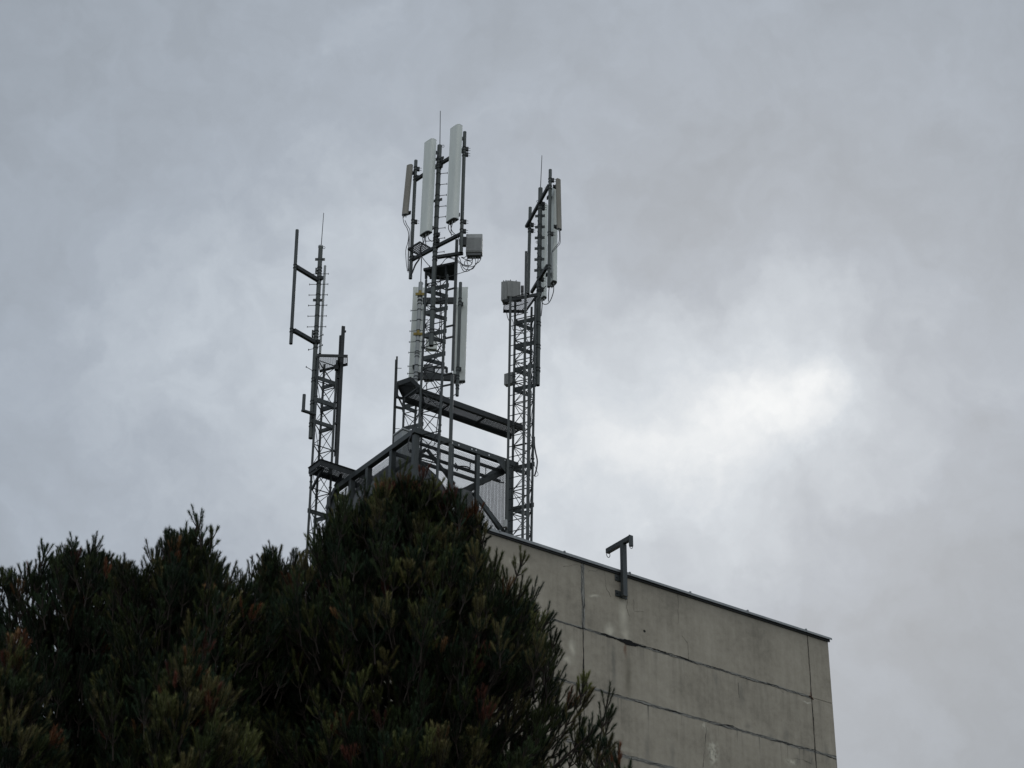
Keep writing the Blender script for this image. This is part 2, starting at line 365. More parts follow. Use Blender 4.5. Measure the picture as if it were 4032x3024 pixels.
# dark strip whose colour stands in for the shade under the flashing
DARKF, nt, b = newmat('dark_flashing_shade'); b.inputs['Base Color'].default_value = (0.035, 0.036, 0.038, 1); b.inputs['Roughness'].default_value = 0.85
ed = MB(); lbox(ed, -0.035, LX + 0.035, -0.035, -0.001, ZE - 0.105, ZE - 0.014); ed.build('roof_edge_shade_strip', DARKF, BLD)

VOID, nt, b = newmat('open_joint_shadow_gap'); b.inputs['Base Color'].default_value = (0.008, 0.008, 0.008, 1); b.inputs['Roughness'].default_value = 1.0
CRK, nt, b = newmat('open_joint_dirt'); b.inputs['Roughness'].default_value = 0.95
nt.links.new(ramp(nt, noise(nt, mapped(nt), 8.0, 4.0), [(0.3, (0.008, 0.008, 0.008)), (0.7, (0.035, 0.034, 0.03))]), b.inputs['Base Color'])
SEAL, nt, b = newmat('old_joint_mortar'); b.inputs['Roughness'].default_value = 0.95
nt.links.new(ramp(nt, noise(nt, mapped(nt), 7.0, 6.0, 0.7), [(0.3, (0.17, 0.165, 0.15)), (0.7, (0.34, 0.33, 0.30))]), b.inputs['Base Color'])
RN = random.Random(11)
def ribbon(mb, A, B, w, jit=0.006, gap=0.12, off=0.0, y=-0.003, step=0.035, smooth=0.86):
    A, B = Vector((A[0], 0, A[1])), Vector((B[0], 0, B[1])); L = (B - A).length; d = (B - A) / L; nrm = Vector((-d.z, 0, d.x))
    k = max(2, int(L / step)); o = 0.0; prev = None; on = True; f1, f2 = RN.uniform(0, 6), RN.uniform(0, 6)
    for i in range(k + 1):
        mod = 0.5 + 0.5 * math.sin(i * step * 2.1 + f1) * math.sin(i * step * 5.3 + f2)
        o = o * smooth + RN.gauss(0, jit); hw = w * (0.12 + 0.4 * RN.random() ** 2 + 1.7 * mod ** 3 * (gap > 0) + .8 * (gap == 0)) * 0.5
        if RN.random() < gap: on = not on
        if not on and RN.random() < 0.4: on = True
        if not on: hw = 0.0008
        c = A + d * (L * i / k) + nrm * (off + o)
        pr_ = (L2W(*(c + nrm * hw)[:1], y, (c + nrm * hw).z), L2W((c - nrm * hw).x, y, (c - nrm * hw).z))
        if prev:
            p = [prev[0], pr_[0], pr_[1], prev[1]]
            mb.raw(p + [q + V2 * 0.0025 for q in p], [(0, 1, 2, 3), (4, 7, 6, 5), (0, 4, 5, 1), (1, 5, 6, 2), (2, 6, 7, 3), (3, 7, 4, 0)])
        prev = pr_
def one(name, mat, *a_, **k_):
    m_ = MB(); ribbon(m_, *a_, **k_); m_.build(name, mat, BLD)
def joint(name, A, B, spread=0.03, wdt=0.012, gap=0.12, seal=True, jit=0.007):
    if seal: one('joint_mortar', SEAL, A, B, spread * 1.7, 0.004, 0.0, y=-0.0022)
    one(name, CRK, A, B, wdt * 1.15, jit, gap, spread / 2, y=-0.006); one(name, CRK, A, B, wdt * 0.95, jit, gap * 1.4, -spread / 2, y=-0.006)
    one(name, CRK, A, B, wdt * 0.6, jit * 1.4, 0.4, 0, y=-0.009)
jt = ZE - 0.11
joint('wall_crack', (0.05, zj1), (xv1, zj1)); joint('wall_crack', (xv1, zj1), (xv2, zj1), 0.034, 0.012, 0.16)
joint('wall_crack', (0.05, zj2), (xv1, zj2)); joint('wall_crack', (xv1, zj2), (LX - 0.01, zj2), 0.04, 0.014, 0.12)
joint('wall_crack', (xv1 - 0.5, zj3), (xv2, zj3), 0.05, 0.008, 0.3)
joint('wall_crack', (xv1, zj1), (xv1, jt), 0.055, 0.016, 0.06, True, 0.007); joint('wall_crack', (xv1, zj3 - 0.6), (xv1, zj1), 0.012, 0.016, 0.08, False, 0.003)
joint('wall_crack', (xv2, zj1), (xv2, jt), 0.018, 0.009, 0.05, False, 0.003); joint('wall_crack', (xv2, zj3 - 0.6), (xv2, zj1), 0.018, 0.010, 0.05, False, 0.003)
xa, xb, xc = loc(a4(1250, 1368))[0], loc(a4(1760, 1515))[0], loc(a5(870, 400))[0]
for x0_, x1_, dz_, w_ in ((xa, xa + .35, .0, .022), (xa + .25, xb - .2, -.012, .075), (xb - .35, xb + .05, -.004, .03), (xa + .1, xb - .1, .008, .02), (xb, xc, .02, .018)):
    one('open_joint', VOID, (x0_, zj1 + dz_), (x1_, zj1 + dz_), w_, 0.0045, 0.02, y=-0.0115)
for pts in ([(1755, 1130), (1650, 1120), (1640, 1000)], [(1150, 690), (1320, 660), (1345, 880), (1400, 970)], [(1580, 850), (1570, 1100), (1600, 1180)], [(2120, 920), (2130, 1250)], [(880, 640), (1060, 620)], [(340, 480), (350, 720)]):
    for i in range(len(pts) - 1): one('hairline_crack', CRK, loc(a4(*pts[i])), loc(a4(*pts[i + 1])), 0.006, 0.008, 0.3, y=-0.004)
for pts in ([(770, 210), (820, 270), (830, 400)], [(960, 900), (955, 1100), (940, 1250)], [(1660, 1180), (1800, 1220), (1810, 1180)], [(1220, 580), (1225, 700)], [(1530, 620), (1580, 660)]):
    for i in range(len(pts) - 1): one('hairline_crack', CRK, loc(a5(*pts[i])), loc(a5(*pts[i + 1])), 0.006, 0.008, 0.3, y=-0.004)
hh = MB(); w = onfac(a5(477, 171)); hh.tube(w - V2 * 0.004, w + V2 * 0.01, 0.035, 9, 0.03); hh.build('drill_hole', CRK, BLD)
RUST, nt, b = newmat('rusty_iron'); b.inputs['Base Color'].default_value = (0.10, 0.04, 0.02, 1); b.inputs['Roughness'].default_value = 0.9
ri = MB(); w = onfac(a5(1790, 690)); ri.path([w - V2 * .02 - U2 * .05, w - V2 * .03, w - V2 * .02 + U2 * .08 - Z * .06], 0.012); ri.tube(w - V2 * .03, w - V2 * .03 + Z * .12, .008)
ri.build('rusty_fixing', RUST, BLD)

# ------------------------------------------------------------------ hoist bracket on the facade
pt, pb_ = onfac(a4(1537, 430)), onfac(a4(1540, 968))
px0 = (pb_ - C0).dot(U2)
DV = thing('hoist_bracket', 'grey steel hoist bracket with short beam bolted over the roof edge', 'bracket', L2W(px0, -0.12, pb_.z))
Yp = -0.135
zt = onplane(a4(1537, 400), REF - V2 * 0.135, V2).z; zb = onplane(a4(1540, 965), REF - V2 * 0.135, V2).z
px0 = (onplane(a4(1538, 700), REF - V2 * 0.135, V2) - C0).dot(U2)
s = MB(); s.box(L2W(px0, Yp, (zt + zb) / 2), U2 * 0.062, V2 * 0.055, Z * ((zt - zb) / 2)); s.build('post', GALV, DV, bevel=0.006)
s = MB()
za = zt + 0.06
s.box(L2W(px0, Yp + 0.17, za), U2 * 0.05, V2 * 0.45, Z * 0.06); s.build('beam', GALV, DV, bevel=0.006)
s = MB(); s.box(L2W(px0, Yp - 0.295, za - 0.075), U2 * 0.058, V2 * 0.012, Z * 0.14); s.tube(L2W(px0 + .02, Yp - 0.27, za - 0.2), L2W(px0 + .02, Yp - 0.27, za - 0.06), 0.05, 14); s.build('rope_guide', GALV, DV)
s = MB(); cc = L2W(px0, Yp + 0.58, za - 0.1)
s.path([cc + U2 * (0.05 * math.cos(t)) + Z * (0.075 * math.sin(t)) for t in [math.pi * 2 * i / 20 for i in range(21)]], 0.009); s.build('ring', DARKG, DV)
s = MB(); cc = L2W(px0 + .02, Yp - 0.27, za - 0.215)
s.path([cc + U2 * (0.045 * math.cos(t)) + Z * (0.05 * math.sin(t)) for t in [math.pi * 2 * i / 20 for i in range(21)]], 0.007); s.build('shackle', DARKG, DV)
for zz in (min(onfac(a4(1490, 755)).z, ZE - .2), onfac(a4(1500, 945)).z):
    s = MB(); s.box(L2W(px0, -0.016, zz), U2 * 0.17, V2 * 0.008, Z * 0.075)
    s.box(L2W(px0, -0.051, zz), U2 * 0.05, V2 * 0.027, Z * 0.05)
    pl = s.build('mounting_plate', GALV, DV)
    for q in (-1, 1):
        bb = MB(); bb.tube(L2W(px0 + q * 0.125, -0.045, zz), L2W(px0 + q * 0.125, -0.0245, zz), 0.018, 6); bb.build('bolt', DARKG, pl)
    if zz < pb_.z + 0.15:
        pass

# ------------------------------------------------------------------ steel on the roof: shared builders
def line(pA, pB, Y):
    A, B = at(pA, Y), at(pB, Y); return lambda z: A + (B - A) * ((z - A.z) / (B.z - A.z))
def shifted(l, d): return lambda z: l(z) + Vector(d)
def zpix(p, Y): return at(p, Y).z
def smooth(pts, k=6):
    out = []; n = len(pts)
    for i in range(n - 1):
        p0, p1, p2, p3 = pts[max(i - 1, 0)], pts[i], pts[i + 1], pts[min(i + 2, n - 1)]
        for j in range(k):
            t = j / k
            out.append(0.5 * ((2 * p1) + (p2 - p0) * t + (2 * p0 - 5 * p1 + 4 * p2 - p3) * t * t + (3 * p1 - p0 - 3 * p2 + p3) * t ** 3))
    return out + [pts[-1]]
def cable(label, strands, r=0.011, name='cable'):
    first = smooth([at(p, Y) for p, Y in strands[0]])
    o = MB()
    for s in strands: o.path(smooth([at(p, Y) for p, Y in s]), r, 6)
    ob = o.build(name, CABLE, None, smooth=True)
    return tag(ob, label, 'cable', 'cables hanging on the towers')
def ring_clamp(mb, c, r, d=None, gap=0.09):
    ax = (d or Z).normalized()
    for q in (-gap / 2, gap / 2): mb.tube(c + ax * (q - 0.012), c + ax * (q + 0.012), r + 0.010, 16)
    return mb
def tower(label, L, N, F, zb, zt, plates, levels, r=0.030, group='lattice towers on the roof', apexplates=True):
    root = thing('lattice_tower', label, 'lattice tower', L(zb), group)
    for l in (L, N, F):
        s = MB(); s.tube(l(zb), l(zt), r, 12)
        for z in levels[::4]: s.tube(l(z) - Z * .02, l(z) + Z * .02, r + .012, 12); s.tube(l(z + .16) - Z * .012, l(z + .16) + Z * .012, r + .012, 12)
        s.build('leg', GALV, root, smooth=True)
    for (A, B, full) in ((L, N, True), (L, F, False), (N, F, False)):
        s = MB()
        for i, z in enumerate(levels):
            s.tube(A(z), B(z), 0.013, 6)
            if i + 1 < len(levels):
                z2 = levels[i + 1]
                if full:
                    s.tube(A(z), B(z2), 0.010, 6); s.tube(B(z), A(z2), 0.010, 6)
                elif i % 2: s.tube(A(z), B(z2), 0.008, 6)
                else: s.tube(B(z), A(z2), 0.008, 6)
        s.build('bracing', DARKG, root)
    for z in plates:
        for B in (N, F):
            d = (B(z) - L(z)).normalized()
            s = MB(); s.bar(L(z) - d * .03, B(z) + d * .05, 0.014, 0.115); s.build('bracket_plate', GALV, root)
    return root
def levels(z0, z1, step=0.6):
    out = [z0]
    while out[-1] + step < z1: out.append(out[-1] + step)
    return out
def channel(mb, l, z0, z1, w, d, ex):        # upright C-channel: web and two flanges
    ex = Vector((ex[0], ex[1], 0)).normalized(); ey = ex.cross(Z)
    for off, ww, dd in ((0, w, 0.006),):
        mb.box((l(z0) + l(z1)) / 2, ex * w / 2, ey * 0.003, (l(z1) - l(z0)) / 2)
    for q in (-1, 1):
        mb.box((l(z0) + l(z1)) / 2 + ex * q * (w / 2 - .004) - ey * (d / 2 + .003), ex * .004, ey * d / 2, (l(z1) - l(z0)) / 2)
    return mb
def poly_clip(P, a, d):                      # clip the line a+t*d to a convex polygon in the xy plane
    t0, t1 = -1e9, 1e9; n = len(P); ar = sum(P[i].x * P[(i + 1) % n].y - P[(i + 1) % n].x * P[i].y for i in range(n))
    for i in range(n):
        e = P[(i + 1) % n] - P[i]; nr = Vector((-e.y, e.x, 0)) * (1 if ar > 0 else -1)
        den = nr.dot(d); num = nr.dot(P[i] - a)
        if abs(den) < 1e-9:
            if num > 0: return None
            continue
        t = num / den
        if den > 0: t0 = max(t0, t)
        else: t1 = min(t1, t)
    return (t0, t1) if t1 - t0 > 0.01 else None
def grating(mb, P, e1, pitch1, pitch2, h=0.03, t=0.004):
    e1 = Vector(e1).normalized(); e2 = Vector((-e1.y, e1.x, 0)); z = P[0].z
    for e, o, p, hh in ((e1, e2, pitch1, h), (e2, e1, pitch2, h * .5)):
        ts = [q.dot(o) for q in P]; c = min(ts) + p / 2
        while c < max(ts):
            a = o * c + Z * z; cl = poly_clip(P, a, e)
            if cl: mb.bar(a + e * cl[0], a + e * cl[1], t, hh)
            c += p
    return mb
def platform(name, label, P, e1, group=None, p1=0.035, p2=0.08, edge=0.09, cat='platform', parent=None, gh=0.03):
    root = parent or thing(name, label, cat, P[0], group)
    s = MB(); n = len(P)
    for i in range(n): s.bar(P[i], P[(i + 1) % n], 0.012, edge)
    s.build('edge_frame', DARKG, root)
    g = MB(); grating(g, [p - Z * 0.01 for p in P], e1, p1, p2, gh); g.build('grating', DARKG, root)
    return root
def panel(label, pT, pB, Y, w, d, wd, nd, mat=None, arms=(0.08, 0.9), conn=4, cr=0.05):
    A, B = at(pB, Y), at(pT, Y); ax = (B - A); Lh = ax.length; az = ax / Lh
    ex = Vector((wd[0], wd[1], 0)).normalized(); ey = Vector((nd[0], nd[1], 0)).normalized()
    root = thing('panel_antenna', label, 'panel antenna', A, 'panel antennas on the masts')
    prof = []
    def arc(cx, cy, a0, a1, r, k=6):
        for i in range(k + 1):
            t = a0 + (a1 - a0) * i / k; prof.append((cx + r * math.cos(t), cy + r * math.sin(t)))
    h = math.pi / 2
    cr = min(cr * 1.5, d * .6); arc(w / 2 - cr, d / 2 - cr, 0, h, cr, 8); prof.append((0.0, d / 2 + .006)); arc(-w / 2 + cr * .4, d / 2 - cr * .4, h, 2 * h, cr * .4)
    arc(-w / 2 + .015, -d / 2 + .015, 2 * h, 3 * h, .015, 3); arc(w / 2 - .015, -d / 2 + .015, 3 * h, 4 * h, .015, 3)
    s = MB(); s.prism(prof, 0.0, Lh, A, ex, ey, az); s.build('radome', mat or RADOME, root, smooth=True)
    for z0, z1, nm in ((Lh + 0.0005, Lh + .012, 'top_cap'), (-.02, -0.0005, 'bottom_cap')):
        s = MB(); s.prism([(x * 1.015, y * 1.015) for x, y in prof], z0, z1, A, ex, ey, az); s.build(nm, CAPM if nm[0] == 'b' else mat or RADOME, root)
    for i in range(conn):
        x = (-.5 + (i + .5) / conn) * w * .7; s = MB(); c = A + ex * x + ey * (d * .12 * (-1) ** i)
        s.tube(c - az * .085, c - az * .02, .013, 8); s.build('connector', PALE, root, smooth=True)
    for t in arms:
        c = A + ax * t - ey * (d / 2 + .05); s = MB(); s.box(c, ex * .045, ey * .05, az * .03); s.box(c - ey * .04, ex * .07, ey * .012, az * .05); s.build('mounting_arm', DARKG, root)
    return root
def mast_root(label, p): return thing('antenna_mast', label, 'antenna mast', p, 'antenna masts on the towers')
def pole(root, pT, pB, Y, r, name='pole', mat=None):
    A, B = at(pB, Y), at(pT, Y); s = MB(); s.pipe(A, B, r); s.build(name, mat or POLEM, root, smooth=True)
    return line(pB, pT, Y)
def clamps(root, l, zs, r, d=(1, 0), ear=True):
    d = Vector((d[0], d[1], 0)).normalized()
    for z in zs:
        s = MB(); ring_clamp(s, l(z), r)
        if ear:
            s.box(l(z) + d * (r + .03), d * .03, Vector((-d.y, d.x, 0)) * .035, Z * .05)
            for q in (-.035, .035): s.tube(l(z) + d * (r + .02) + Z * q, l(z) + d * (r + .11) + Z * q, .006, 6)
        s.build('clamp', DARKG, root)
def collars(root, l, zs, r, d, half=0.0):     # bolted two-ear collars
    d = Vector((d[0], d[1], 0)).normalized(); e = Vector((-d.y, d.x, 0))
    for z in zs:
        s = MB(); s.tube(l(z) - Z * .035, l(z) + Z * .035, r + .008, 16)
        for q in (-1, 1): s.box(l(z) + d * q * (r + .035), d * .035, e * .012, Z * .035)
        s.build('collar', GALV, root)
def pegs(root, l, zs, r, d, ln=0.2, both=False, alt=False, rise=0.0):
    d = Vector((d[0], d[1], 0)).normalized()
    for i, z in enumerate(zs):
        s = MB(); s.tube(l(z) - Z * .014, l(z) + Z * .014, r + .007, 14)
        sides = (1, -1) if both else ((1 if i % 2 else -1,) if alt else (1,))
        for q in sides:
            a = l(z) + d * q * r; e = l(z) + d * q * (r + ln) + Z * rise; s.tube(a, e, .008, 6); s.box(e, d * .006, Vector((-d.y, d.x, 0)) * .012, Z * .022)
        s.build('step_peg', DARKG, root)
def rod(root, pB, pT, Y):
    s = MB(); s.tube(at(pB, Y), at(pT, Y), .011, 8, .008); s.build('lightning_rod', DARKG, root)
def eye(root, c, d):
    d = Vector((d[0], d[1], 0)).normalized(); s = MB(); c = c + d * .035
    s.path([c + d * (.03 * math.cos(t)) + Z * (.035 * math.sin(t)) for t in [2 * math.pi * i / 14 for i in range(15)]], .006); s.build('lifting_eye', DARKG, root)
def arm(root, A, B, w=0.07, h=0.08, name='arm'):
    s = MB(); s.bar(A, B, w, h); s.build(name, DARKG, root)
def box_unit(name, label, cat, pTL, pBR, Y, depth, facing, group=None, mat=None, fins=0, handles=False):
    A, B = at(pTL, Y), at(pBR, Y); zc = (A.z + B.z) / 2; H = A.z - B.z; W = (B - A).dot(Vector((1, 0, 0)))
    nd = Vector((facing[0], facing[1], 0)).normalized(); ex = Vector((-nd.y, nd.x, 0))
    W = W / max(abs(ex.x), .3); c = (A + B) / 2; c.z = zc; cc = c - nd * depth / 2
    root = thing(name, label, cat, cc - Z * H / 2, group)
    s = MB(); s.box(cc, ex * W / 2, nd * depth / 2, Z * H / 2); s.build('case', mat or UNIT, root, bevel=.012)
    if fins:
        s = MB()
        for i in range(fins):
            x = (-.5 + (i + .5) / fins) * W * .9; s.box(cc + nd * (depth / 2 + .012) + ex * x - Z * H * .08, ex * .004, nd * .012, Z * H * .38)
        s.build('cooling_fins', mat or UNIT, root)
        s = MB(); s.box(cc - Z * (H / 2 + .035), ex * W * .42, nd * depth * .38, Z * .035); s.build('connector_box', CAPM, root)
        for i in range(6):
            s = MB(); p = cc - Z * (H / 2 + .07) + ex * ((-.4 + .16 * i) * W); s.tube(p, p - Z * .045, .012, 8); s.build('connector', PALE, root)
    if handles:
        for q in (-.35, .35):
            s = MB(); p = cc + Z * H / 2 + ex * q * W * .6
            s.path(smooth([p - nd * .06, p - nd * .05 + Z * .06, p + nd * .05 + Z * .07, p + nd * .06]), .008); s.build('handle', GALV, root)
    return root

# ------------------------------------------------------------------ front tower (near corner of the cage)
YN = 41.0
mL = line(c3(560, 0), c4(470, 560), YN + .227); mN = line(c3(828, 100), c4(730, 700), YN); mF = shifted(mN, (-.03, .47, 0))
ztopM = zpix(c2(850, 770), YN)
pl = [zpix(q, YN + .227) for q in (c2(580, 975), c2(570, 1270), c3(555, 75), c3(550, 372))]
tower('dark lattice tower nearest the front, between the two big white panel antennas and the pine', mL, mN, mF, ZROOF, ztopM, pl, levels(ZROOF + .3, ztopM))
# wide dark plate at its top
P = at(c2(555, 700), YN + .2); Q = at(c2(1005, 605), YN - .05)
s = MB(); zz = P.z; e = (Q - P); e.z = 0; e2 = Vector((-e.y, e.x, 0)).normalized()
tp = thing('cable_shelf', 'dark perforated cable shelf at the top of the front tower', 'shelf', P)
s.box((P + Q) / 2 + Z * .0, (Q - P) / 2, e2 * .012, Z * .03); s.build('front_edge', DARKG, tp)
s = MB(); D = at(c2(960, 830), YN + .35); D2 = at(c2(640, 810), YN + .6)
s.raw([P - Z * .035, Q - Z * .035, D, D2, P - Z * .04 , Q - Z * .04, D - Z * .006, D2 - Z * .006], [(0, 1, 2, 3), (4, 7, 6, 5), (0, 4, 5, 1), (1, 5, 6, 2), (2, 6, 7, 3), (3, 7, 4, 0)]); s.build('shelf_plate', DARKG, tp)
s = MB(); s.bar(at(c2(590, 710), YN + .22), at(c2(590, 820), YN + .22), .05, .05); s.bar(at(c2(850, 660), YN + .05), at(c2(850, 800), YN + .05), .04, .04); s.bar(D2, D, .03, .06); s.build('support_bracket', DARKG, tp)

W1 = (math.cos(rad(47.6)), -math.sin(rad(47.6)))          # arm direction: to the right and nearer
WN = (-math.sin(rad(47.6)), -math.cos(rad(47.6)))
YP = 40.93
am = mast_root('tallest antenna mast in the middle, with two slanted arms and side poles', at(c3(655, 205), YP))
mp = pole(am, c1(767, 575), c3(655, 205), YP, .058)
rod(am, c1(770, 575), c1(776, 122), YP); eye(am, mp(zpix(c1(790, 582), YP)) + Vector((.05, 0, 0)), (1, 0))
def yat(dx): return YP - dx * math.tan(rad(47.6))        # depth for a lateral offset from the mast along the arms
YR = YP - .60; YL = YP + .66
lp = pole(am, c1(457, 770), c2(385, 820), YL, .044, 'side_pole'); rp = pole(am, c1(1095, 398), c2(1047, 480), YR, .044, 'side_pole')
arm(am, at(c1(455, 1025), YL) , at(c1(770, 815), YP)); arm(am, at(c1(775, 815), YP - .02), at(c1(1092, 620), YR))
arm(am, at(c2(405, 575), YL), at(c2(725, 405), YP)); arm(am, at(c2(725, 400), YP - .02), at(c2(1060, 230), YR))
arm(am, at(c2(735, 540), YP - .05), at(c2(1070, 487), YP - .25), .075, .075)
clamps(am, lp, [zpix(c1(450, 1005), YL), zpix(c2(395, 560), YL)], .044, W1); clamps(am, rp, [zpix(c1(1095, 620), YR), zpix(c2(1050, 200), YR), zpix(c1(1085, 690), YR), zpix(c1(1050, 1570), YR)], .044, (1, .1))
clamps(am, lp, [zpix(c1(455, 880), YL), zpix(c1(420, 1570), YL)], .044, (1, .1))
clamps(am, mp, [zpix(c1(762, 790), YP), zpix(c1(757, 860), YP), zpix(c2(710, 265), YP), zpix(c2(715, 345), YP), zpix(c2(710, 410), YP)], .058, W1)
clamps(am, mp, [zpix(c2(700, 560), YP), zpix(c2(690, 905), YP), zpix(c2(680, 1215), YP), zpix(c2(670, 1515), YP)], .058, W1, ear=False)
collars(am, mp, [zpix(c1(750, 1290), YP), zpix(c1(765, 745), YP)], .058, (1, -.4))
pegs(am, mp, [zpix(c1(*q), YP) for q in ((755, 945), (748, 1088), (742, 1232), (735, 1375), (730, 1515), (722, 1660))] + [zpix(c2(*q), YP) for q in ((718, 300), (705, 480))], .058, (1, -.2), .17)
pegs(am, mp, [zpix(c2(690, 325), YP)], .058, (-1, .1), .18)
panel('tall white panel antenna left of the middle mast top', c1(645, 528), c2(587, 232), YP - .16, .32, .15, W1, WN)
panel('tallest white panel antenna, right of the middle mast top', c1(984, 342), c1(932, 1555), YR - .16, .32, .15, W1, WN)
panel('narrow beige panel antenna, leftmost on the middle mast', c1(378, 838), c1(315, 1475), YL - .12, .15, .09, (.85, -.5), (-.5, -.85), BEIGE, conn=2, cr=.03)
s = box_unit('radio_unit', 'light grey ribbed radio box right of the middle mast', 'radio unit', c2(1113, 233), c2(1322, 472), YR + .05, .22, (-.04, -1), 'radio units on the masts', fins=16)
sb = MB(); sb.box(at(c2(1090, 340), YR + .1), Vector((.05, 0, 0)), Vector((0, .05, 0)), Z * .12); sb.build('mounting_bracket', DARKG, s)
gs = onz; zst = zpix(c2(350, 435), YP + .55)
PP = [onz(q, zst) for q in (c2(350, 435), c2(508, 342), c2(662, 430), c2(520, 520))]
platform('grating_step', 'small square grating step beside the middle mast, above the front tower', PP, (PP[1] - PP[0]), None, .05, .05, .05, 'step')

# narrow ladder rail right of the front tower
cl = thing('cable_rail', 'slim upright cable rail right of the front tower, beside the rear white antenna', 'cable rail', at(c4(880, 950), YN - .1), 'upright cable rails')
l1 = line(c2(990, 320), c3(935, 560), YN - .1); l2 = line(c3(930, 575), c4(885, 930), YN - .1)
s = MB(); channel(s, l1, l1(zpix(c3(935, 560), YN)).z, zpix(c2(1000, 305), YN - .1), .07, .04, (1, -.2)); channel(s, l2, ZROOF, zpix(c3(930, 580), YN - .1), .075, .05, (1, -.2)); s.build('rail', GALV, cl)
for q in (c2(900, 955), c2(900, 1440), c2(880, 1590), c3(860, 575), c3(860, 720), c4(850, 148)):
    s = MB(); z = zpix(q, YN - .05); s.bar(mN(z), (l1 if z > zpix(c3(930, 570), YN) else l2)(z), .035, .035); s.build('standoff', DARKG, cl)

# ------------------------------------------------------------------ right tower
Y2 = 42.5
rL = line(c6(425, 800), c8(975, 1300), Y2 + .22); rN = line(c6(690, 700), c8(1262, 1350), Y2); rF = shifted(rN, (-.09, .48, 0))
ztR = zpix(c6(690, 560), Y2)
plr = [zpix(q, Y2 + .22) for q in (c6(425, 905), c6(418, 1215), c6(410, 1515), c7(1120, 350), c8(1000, 350), c8(1000, 940))]
tower('dark lattice tower standing furthest right, behind the bare end of the concrete wall', rL, rN, rF, ZROOF, ztR, plr, levels(ZROOF + .25, ztR))
lr = thing('cable_ladder', 'long steel cable ladder on the front of the right tower', 'ladder', at(c8(905, 1330), Y2 + .02))
r1 = line(c6(365, 560), c8(905, 1330), Y2 + .02); r2 = line(c6(595, 600), c8(1172, 1420), Y2 - .2)
s = MB(); s.bar(r1(ZROOF), r1(zpix(c6(367, 560), Y2)), .06, .05, Vector((0, -1, 0))); s.build('rail', GALV, lr)
s = MB(); z1 = zpix(c5(600, 1290), Y2 - .2); r2a = shifted(r2, (-.065, 0, 0)); r2b = shifted(r2, (.05, -.02, 0))
channel(s, r2a, ZROOF, z1, .06, .05, (1, -.1)); channel(s, r2b, ZROOF, zpix(c7(1375, 0), Y2), .075, .05, (1, -.1)); s.build('rail', GALV, lr)
z = zpix(c6(365, 565), Y2)
while z > ZROOF + .1:
    s = MB(); s.tube(r1(z), r2(z), .011, 6); s.build('rung', DARKG, lr); z -= .283
Y2P = 42.85
ar = mast_root('antenna mast on the right tower with two steep arms', at(c7(1520, 280), Y2P))
mp2 = pole(ar, c5(757, 470), c7(1520, 280), Y2P, .058)
rod(ar, c5(757, 470), c5(776, 40), Y2P); eye(ar, mp2(zpix(c5(710, 640), Y2P)) + Vector((-.03, 0, 0)), (-1, 0)); eye(ar, mp2(zpix(c5(705, 1172), Y2P)) + Vector((-.03, 0, 0)), (-1, 0))
YA, YB = 43.5, 42.3
np_ = pole(ar, c5(885, 228), c6(865, 432), YB, .043, 'side_pole'); fp = pole(ar, c5(623, 720), c6(595, 520), YA, .043, 'side_pole')
arm(ar, at(c5(570, 975), YA), at(c5(868, 430), YB)); arm(ar, at(c6(640, 500), YA - .2), at(c6(850, 150), YB))
clamps(ar, np_, [zpix(c5(880, 460), YB), zpix(c6(868, 175), YB)], .043, (-1, .5)); clamps(ar, np_, [zpix(c5(880, 365), YB), zpix(c5(875, 1065), YB)], .043, (1, 0))
clamps(ar, fp, [zpix(c5(620, 945), YA), zpix(c5(615, 1020), YA)], .043, (1, .2)); clamps(ar, mp2, [zpix(c5(755, 670), Y2P), zpix(c5(752, 725), Y2P), zpix(c6(740, 330), Y2P), zpix(c6(735, 460), Y2P)], .058, (1, .2))
clamps(ar, mp2, [zpix(c6(735, 915), Y2P), zpix(c6(730, 1215), Y2P), zpix(c6(725, 1515), Y2P), zpix(c7(1525, 20), Y2P)], .058, (1, 0), ear=False)
collars(ar, mp2, [zpix(c5(*q), Y2P) for q in ((750, 830), (748, 975), (746, 1115), (744, 1255), (741, 1398), (738, 1540))], .058, (1, -.1))
pegs(ar, mp2, [zpix(c5(*q), Y2P) for q in ((748, 955), (746, 1095), (744, 1235), (741, 1378), (738, 1520))] + [zpix(c6(735, 500), Y2P)], .058, (-.25, -1), .16)
panel('narrow beige panel antenna, rightmost on the right mast', c5(990, 360), c5(1004, 1000), YB - .1, .13, .08, (.8, .6), (.6, -.8), BEIGE, conn=2, cr=.025)
panel('tall white ribbed panel antenna right of the right mast, behind a grey pole', c5(932, 485), c6(918, 385), YB + .35, .30, .14, (.45, -.9), (.9, .45))
panel('white panel antenna directly behind the right mast pole, mostly hidden', c5(810, 710), c6(793, 575), YA + .2, .22, .13, (.6, -.8), (.8, .6), arms=())
for lab, q0, q1, f, dy in (('slim grey radio box, left one of the pair on the right tower', c6(243, 355), c6(312, 600), (-.3, -1), .0), ('wider grey radio box, right one of the pair on the right tower', c6(322, 350), c6(495, 560), (.18, -1), .05)):
    b_ = box_unit('radio_unit', lab, 'radio unit', q0, q1, Y2 + .1 + dy, .24, f, 'radio units on the masts', UNITD, handles=True)
    sb = MB(); p_ = at(q1, Y2 + .2); sb.box(p_ + Vector((-.03, .1, -.03)), Vector((.06, 0, 0)), Vector((0, .04, 0)), Z * .03); sb.build('foot_bracket', DARKG, b_)
sb = box_unit('mounting_block', 'small dark block on the right side of the paired radio boxes', 'mounting block', c6(500, 408), c6(540, 490), Y2 + .2, .1, (0, -1), mat=CAPM, handles=False, fins=3)
zg = zpix(c6(290, 605), Y2 + .05)
PP = [onz(q, zg) for q in (c6(288, 612), c6(718, 528), c6(560, 752), c6(272, 748))]
